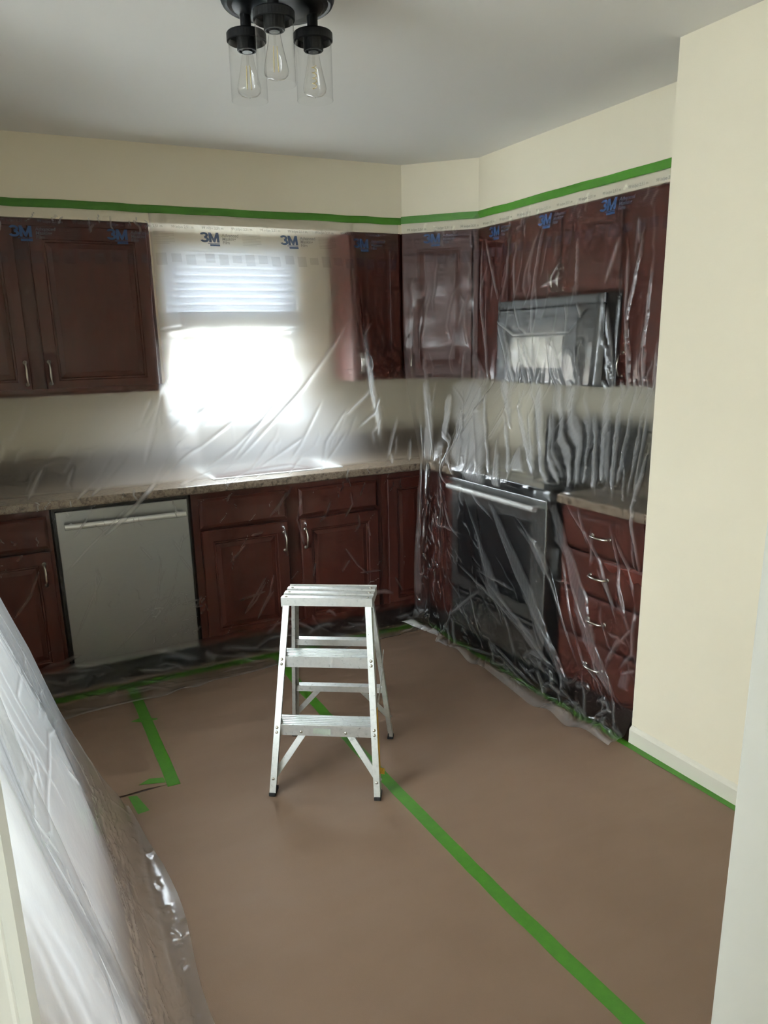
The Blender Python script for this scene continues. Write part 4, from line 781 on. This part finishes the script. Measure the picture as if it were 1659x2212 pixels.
D += .005 * np.clip((V_ - .35) / .5, 0, 1) * (1 + np.sin(U_ * 41 + 2.2 * np.sin(U_ * 13) + V_ * 1.5)) * .5 * np.clip((2.2 - V_) / .3, 0, 1)
hem = np.clip((V_ - (vs[-1] - .045)) / .02, 0, 1); A = np.maximum(A, hem * (.35 + .4 * np.clip((.6 - U_) / .2, 0, 1)))
for pts, wt in GLINT_PLEATS:  # pleats; their whitening also paints in reflections of the window
    q = np.array(pts); va, vb = q[0, 1], q[-1, 1]
    if vb - va < .03: continue
    c_ = np.interp(vs, q[:, 1], q[:, 0]) + .0025 * np.sin(vs * 47 + va * 90) + .0015 * np.sin(vs * 131 + va * 50); hw = np.interp(vs, q[:, 1], q[:, 2]); L_ = vb - va
    on = np.clip((vs - va) / (.10 * L_), 0, 1) * np.clip((vb - vs) / (.06 * L_), 0, 1)
    hw = np.maximum(hw * (.35 + .65 * np.sqrt(on)), .003); t = (U_ - c_[None, :]) / hw[None, :]
    ins = np.clip((1.12 - np.abs(t)) / .3, 0, 1) * np.sqrt(on)[None, :]
    rip = .82 + .18 * np.sin(V_ * 90 + U_ * 300 + 3 * np.sin(V_ * 23))
    A = np.maximum(A, wt * ins * rip); D += .007 * ins * (.5 + .5 * np.clip(t, -1, 1))
hem2 = np.clip((V_ - (vs[-1] - .10)) / .06, 0, 1)
D += .026 * hem2 * (1 + np.sin(U_ * 17 + 1.5 * np.sin(U_ * 7.3))) * .5
CL = np.maximum(.85 * (1 - step_(.70, .84, V_)) * 1., .85 * step_(1.27, 1.31, V_) * (1 - step_(2.0, 2.15, V_)) * step_(.42, .6, U_))
fo, Q, N = film_obj('masking_film', us, vs, P, D, A, 'film_long', 'clear plastic masking film hanging in long folds over corner, microwave, range and drawers', cling=CL)
film_print(fo, us, vs, Q, N, [.12, .525, .93, 1.335, 1.74], .03, 1.95, .060, .105, .145)
# dust sheet at the left
us, vs, P = drape_grid()
F = [(pl, .0022, .006, .55) for pl in FOLD_DRAPE]
F += rand_folds(rs, 60, .8, 2.45, .3, 1.2, 1.6, .2, .20, .6, .002, .009)
F += rand_folds(rs, 300, .8, 2.35, 1.96, 2.24, .1, .45, .03, .12, .004, .0045, .12)
_, _, D, A = add_folds(us, vs, P, F)
U_, V_ = np.meshgrid(us, vs, indexing='ij')
D += low_noise(us, vs, 4, .0015, .5)
hem = np.clip((U_ - (us[-1] - .02)) / .012, 0, 1); A = np.maximum(A, hem * .5)
film_obj('dust_sheet', us, vs, P, D, A, 'film_drape', 'milky plastic dust sheet sloping down to the floor at the left', 'plastic sheet')
# second sheet lapping over its near end
us2, vs2, P2 = film_grid([(k, [(x + .035 - (.06 * (1 - max(0, z) / 1.7)) , y, z + .006) for x, y, z in pts]) for k, pts in drape_keys() if k < 1.56], .72, 1.55, su=2)
t_ = (us2[:, None] - us2[0]) / (us2[-1] - us2[0])
P2[..., 1] += 0.55 * (P2[..., 2] - .75) * t_
D2 = low_noise(us2, vs2, 6, .004, .4); U2, V2 = np.meshgrid(us2, vs2, indexing='ij'); A2 = np.clip((U2 - (us2[-1] - .012)) / .008, 0, 1) * .6
film_obj('dust_sheet', us2, vs2, P2, D2, A2, 'film_thin', 'second milky dust sheet lapping over the first at the lower left corner', 'plastic sheet')
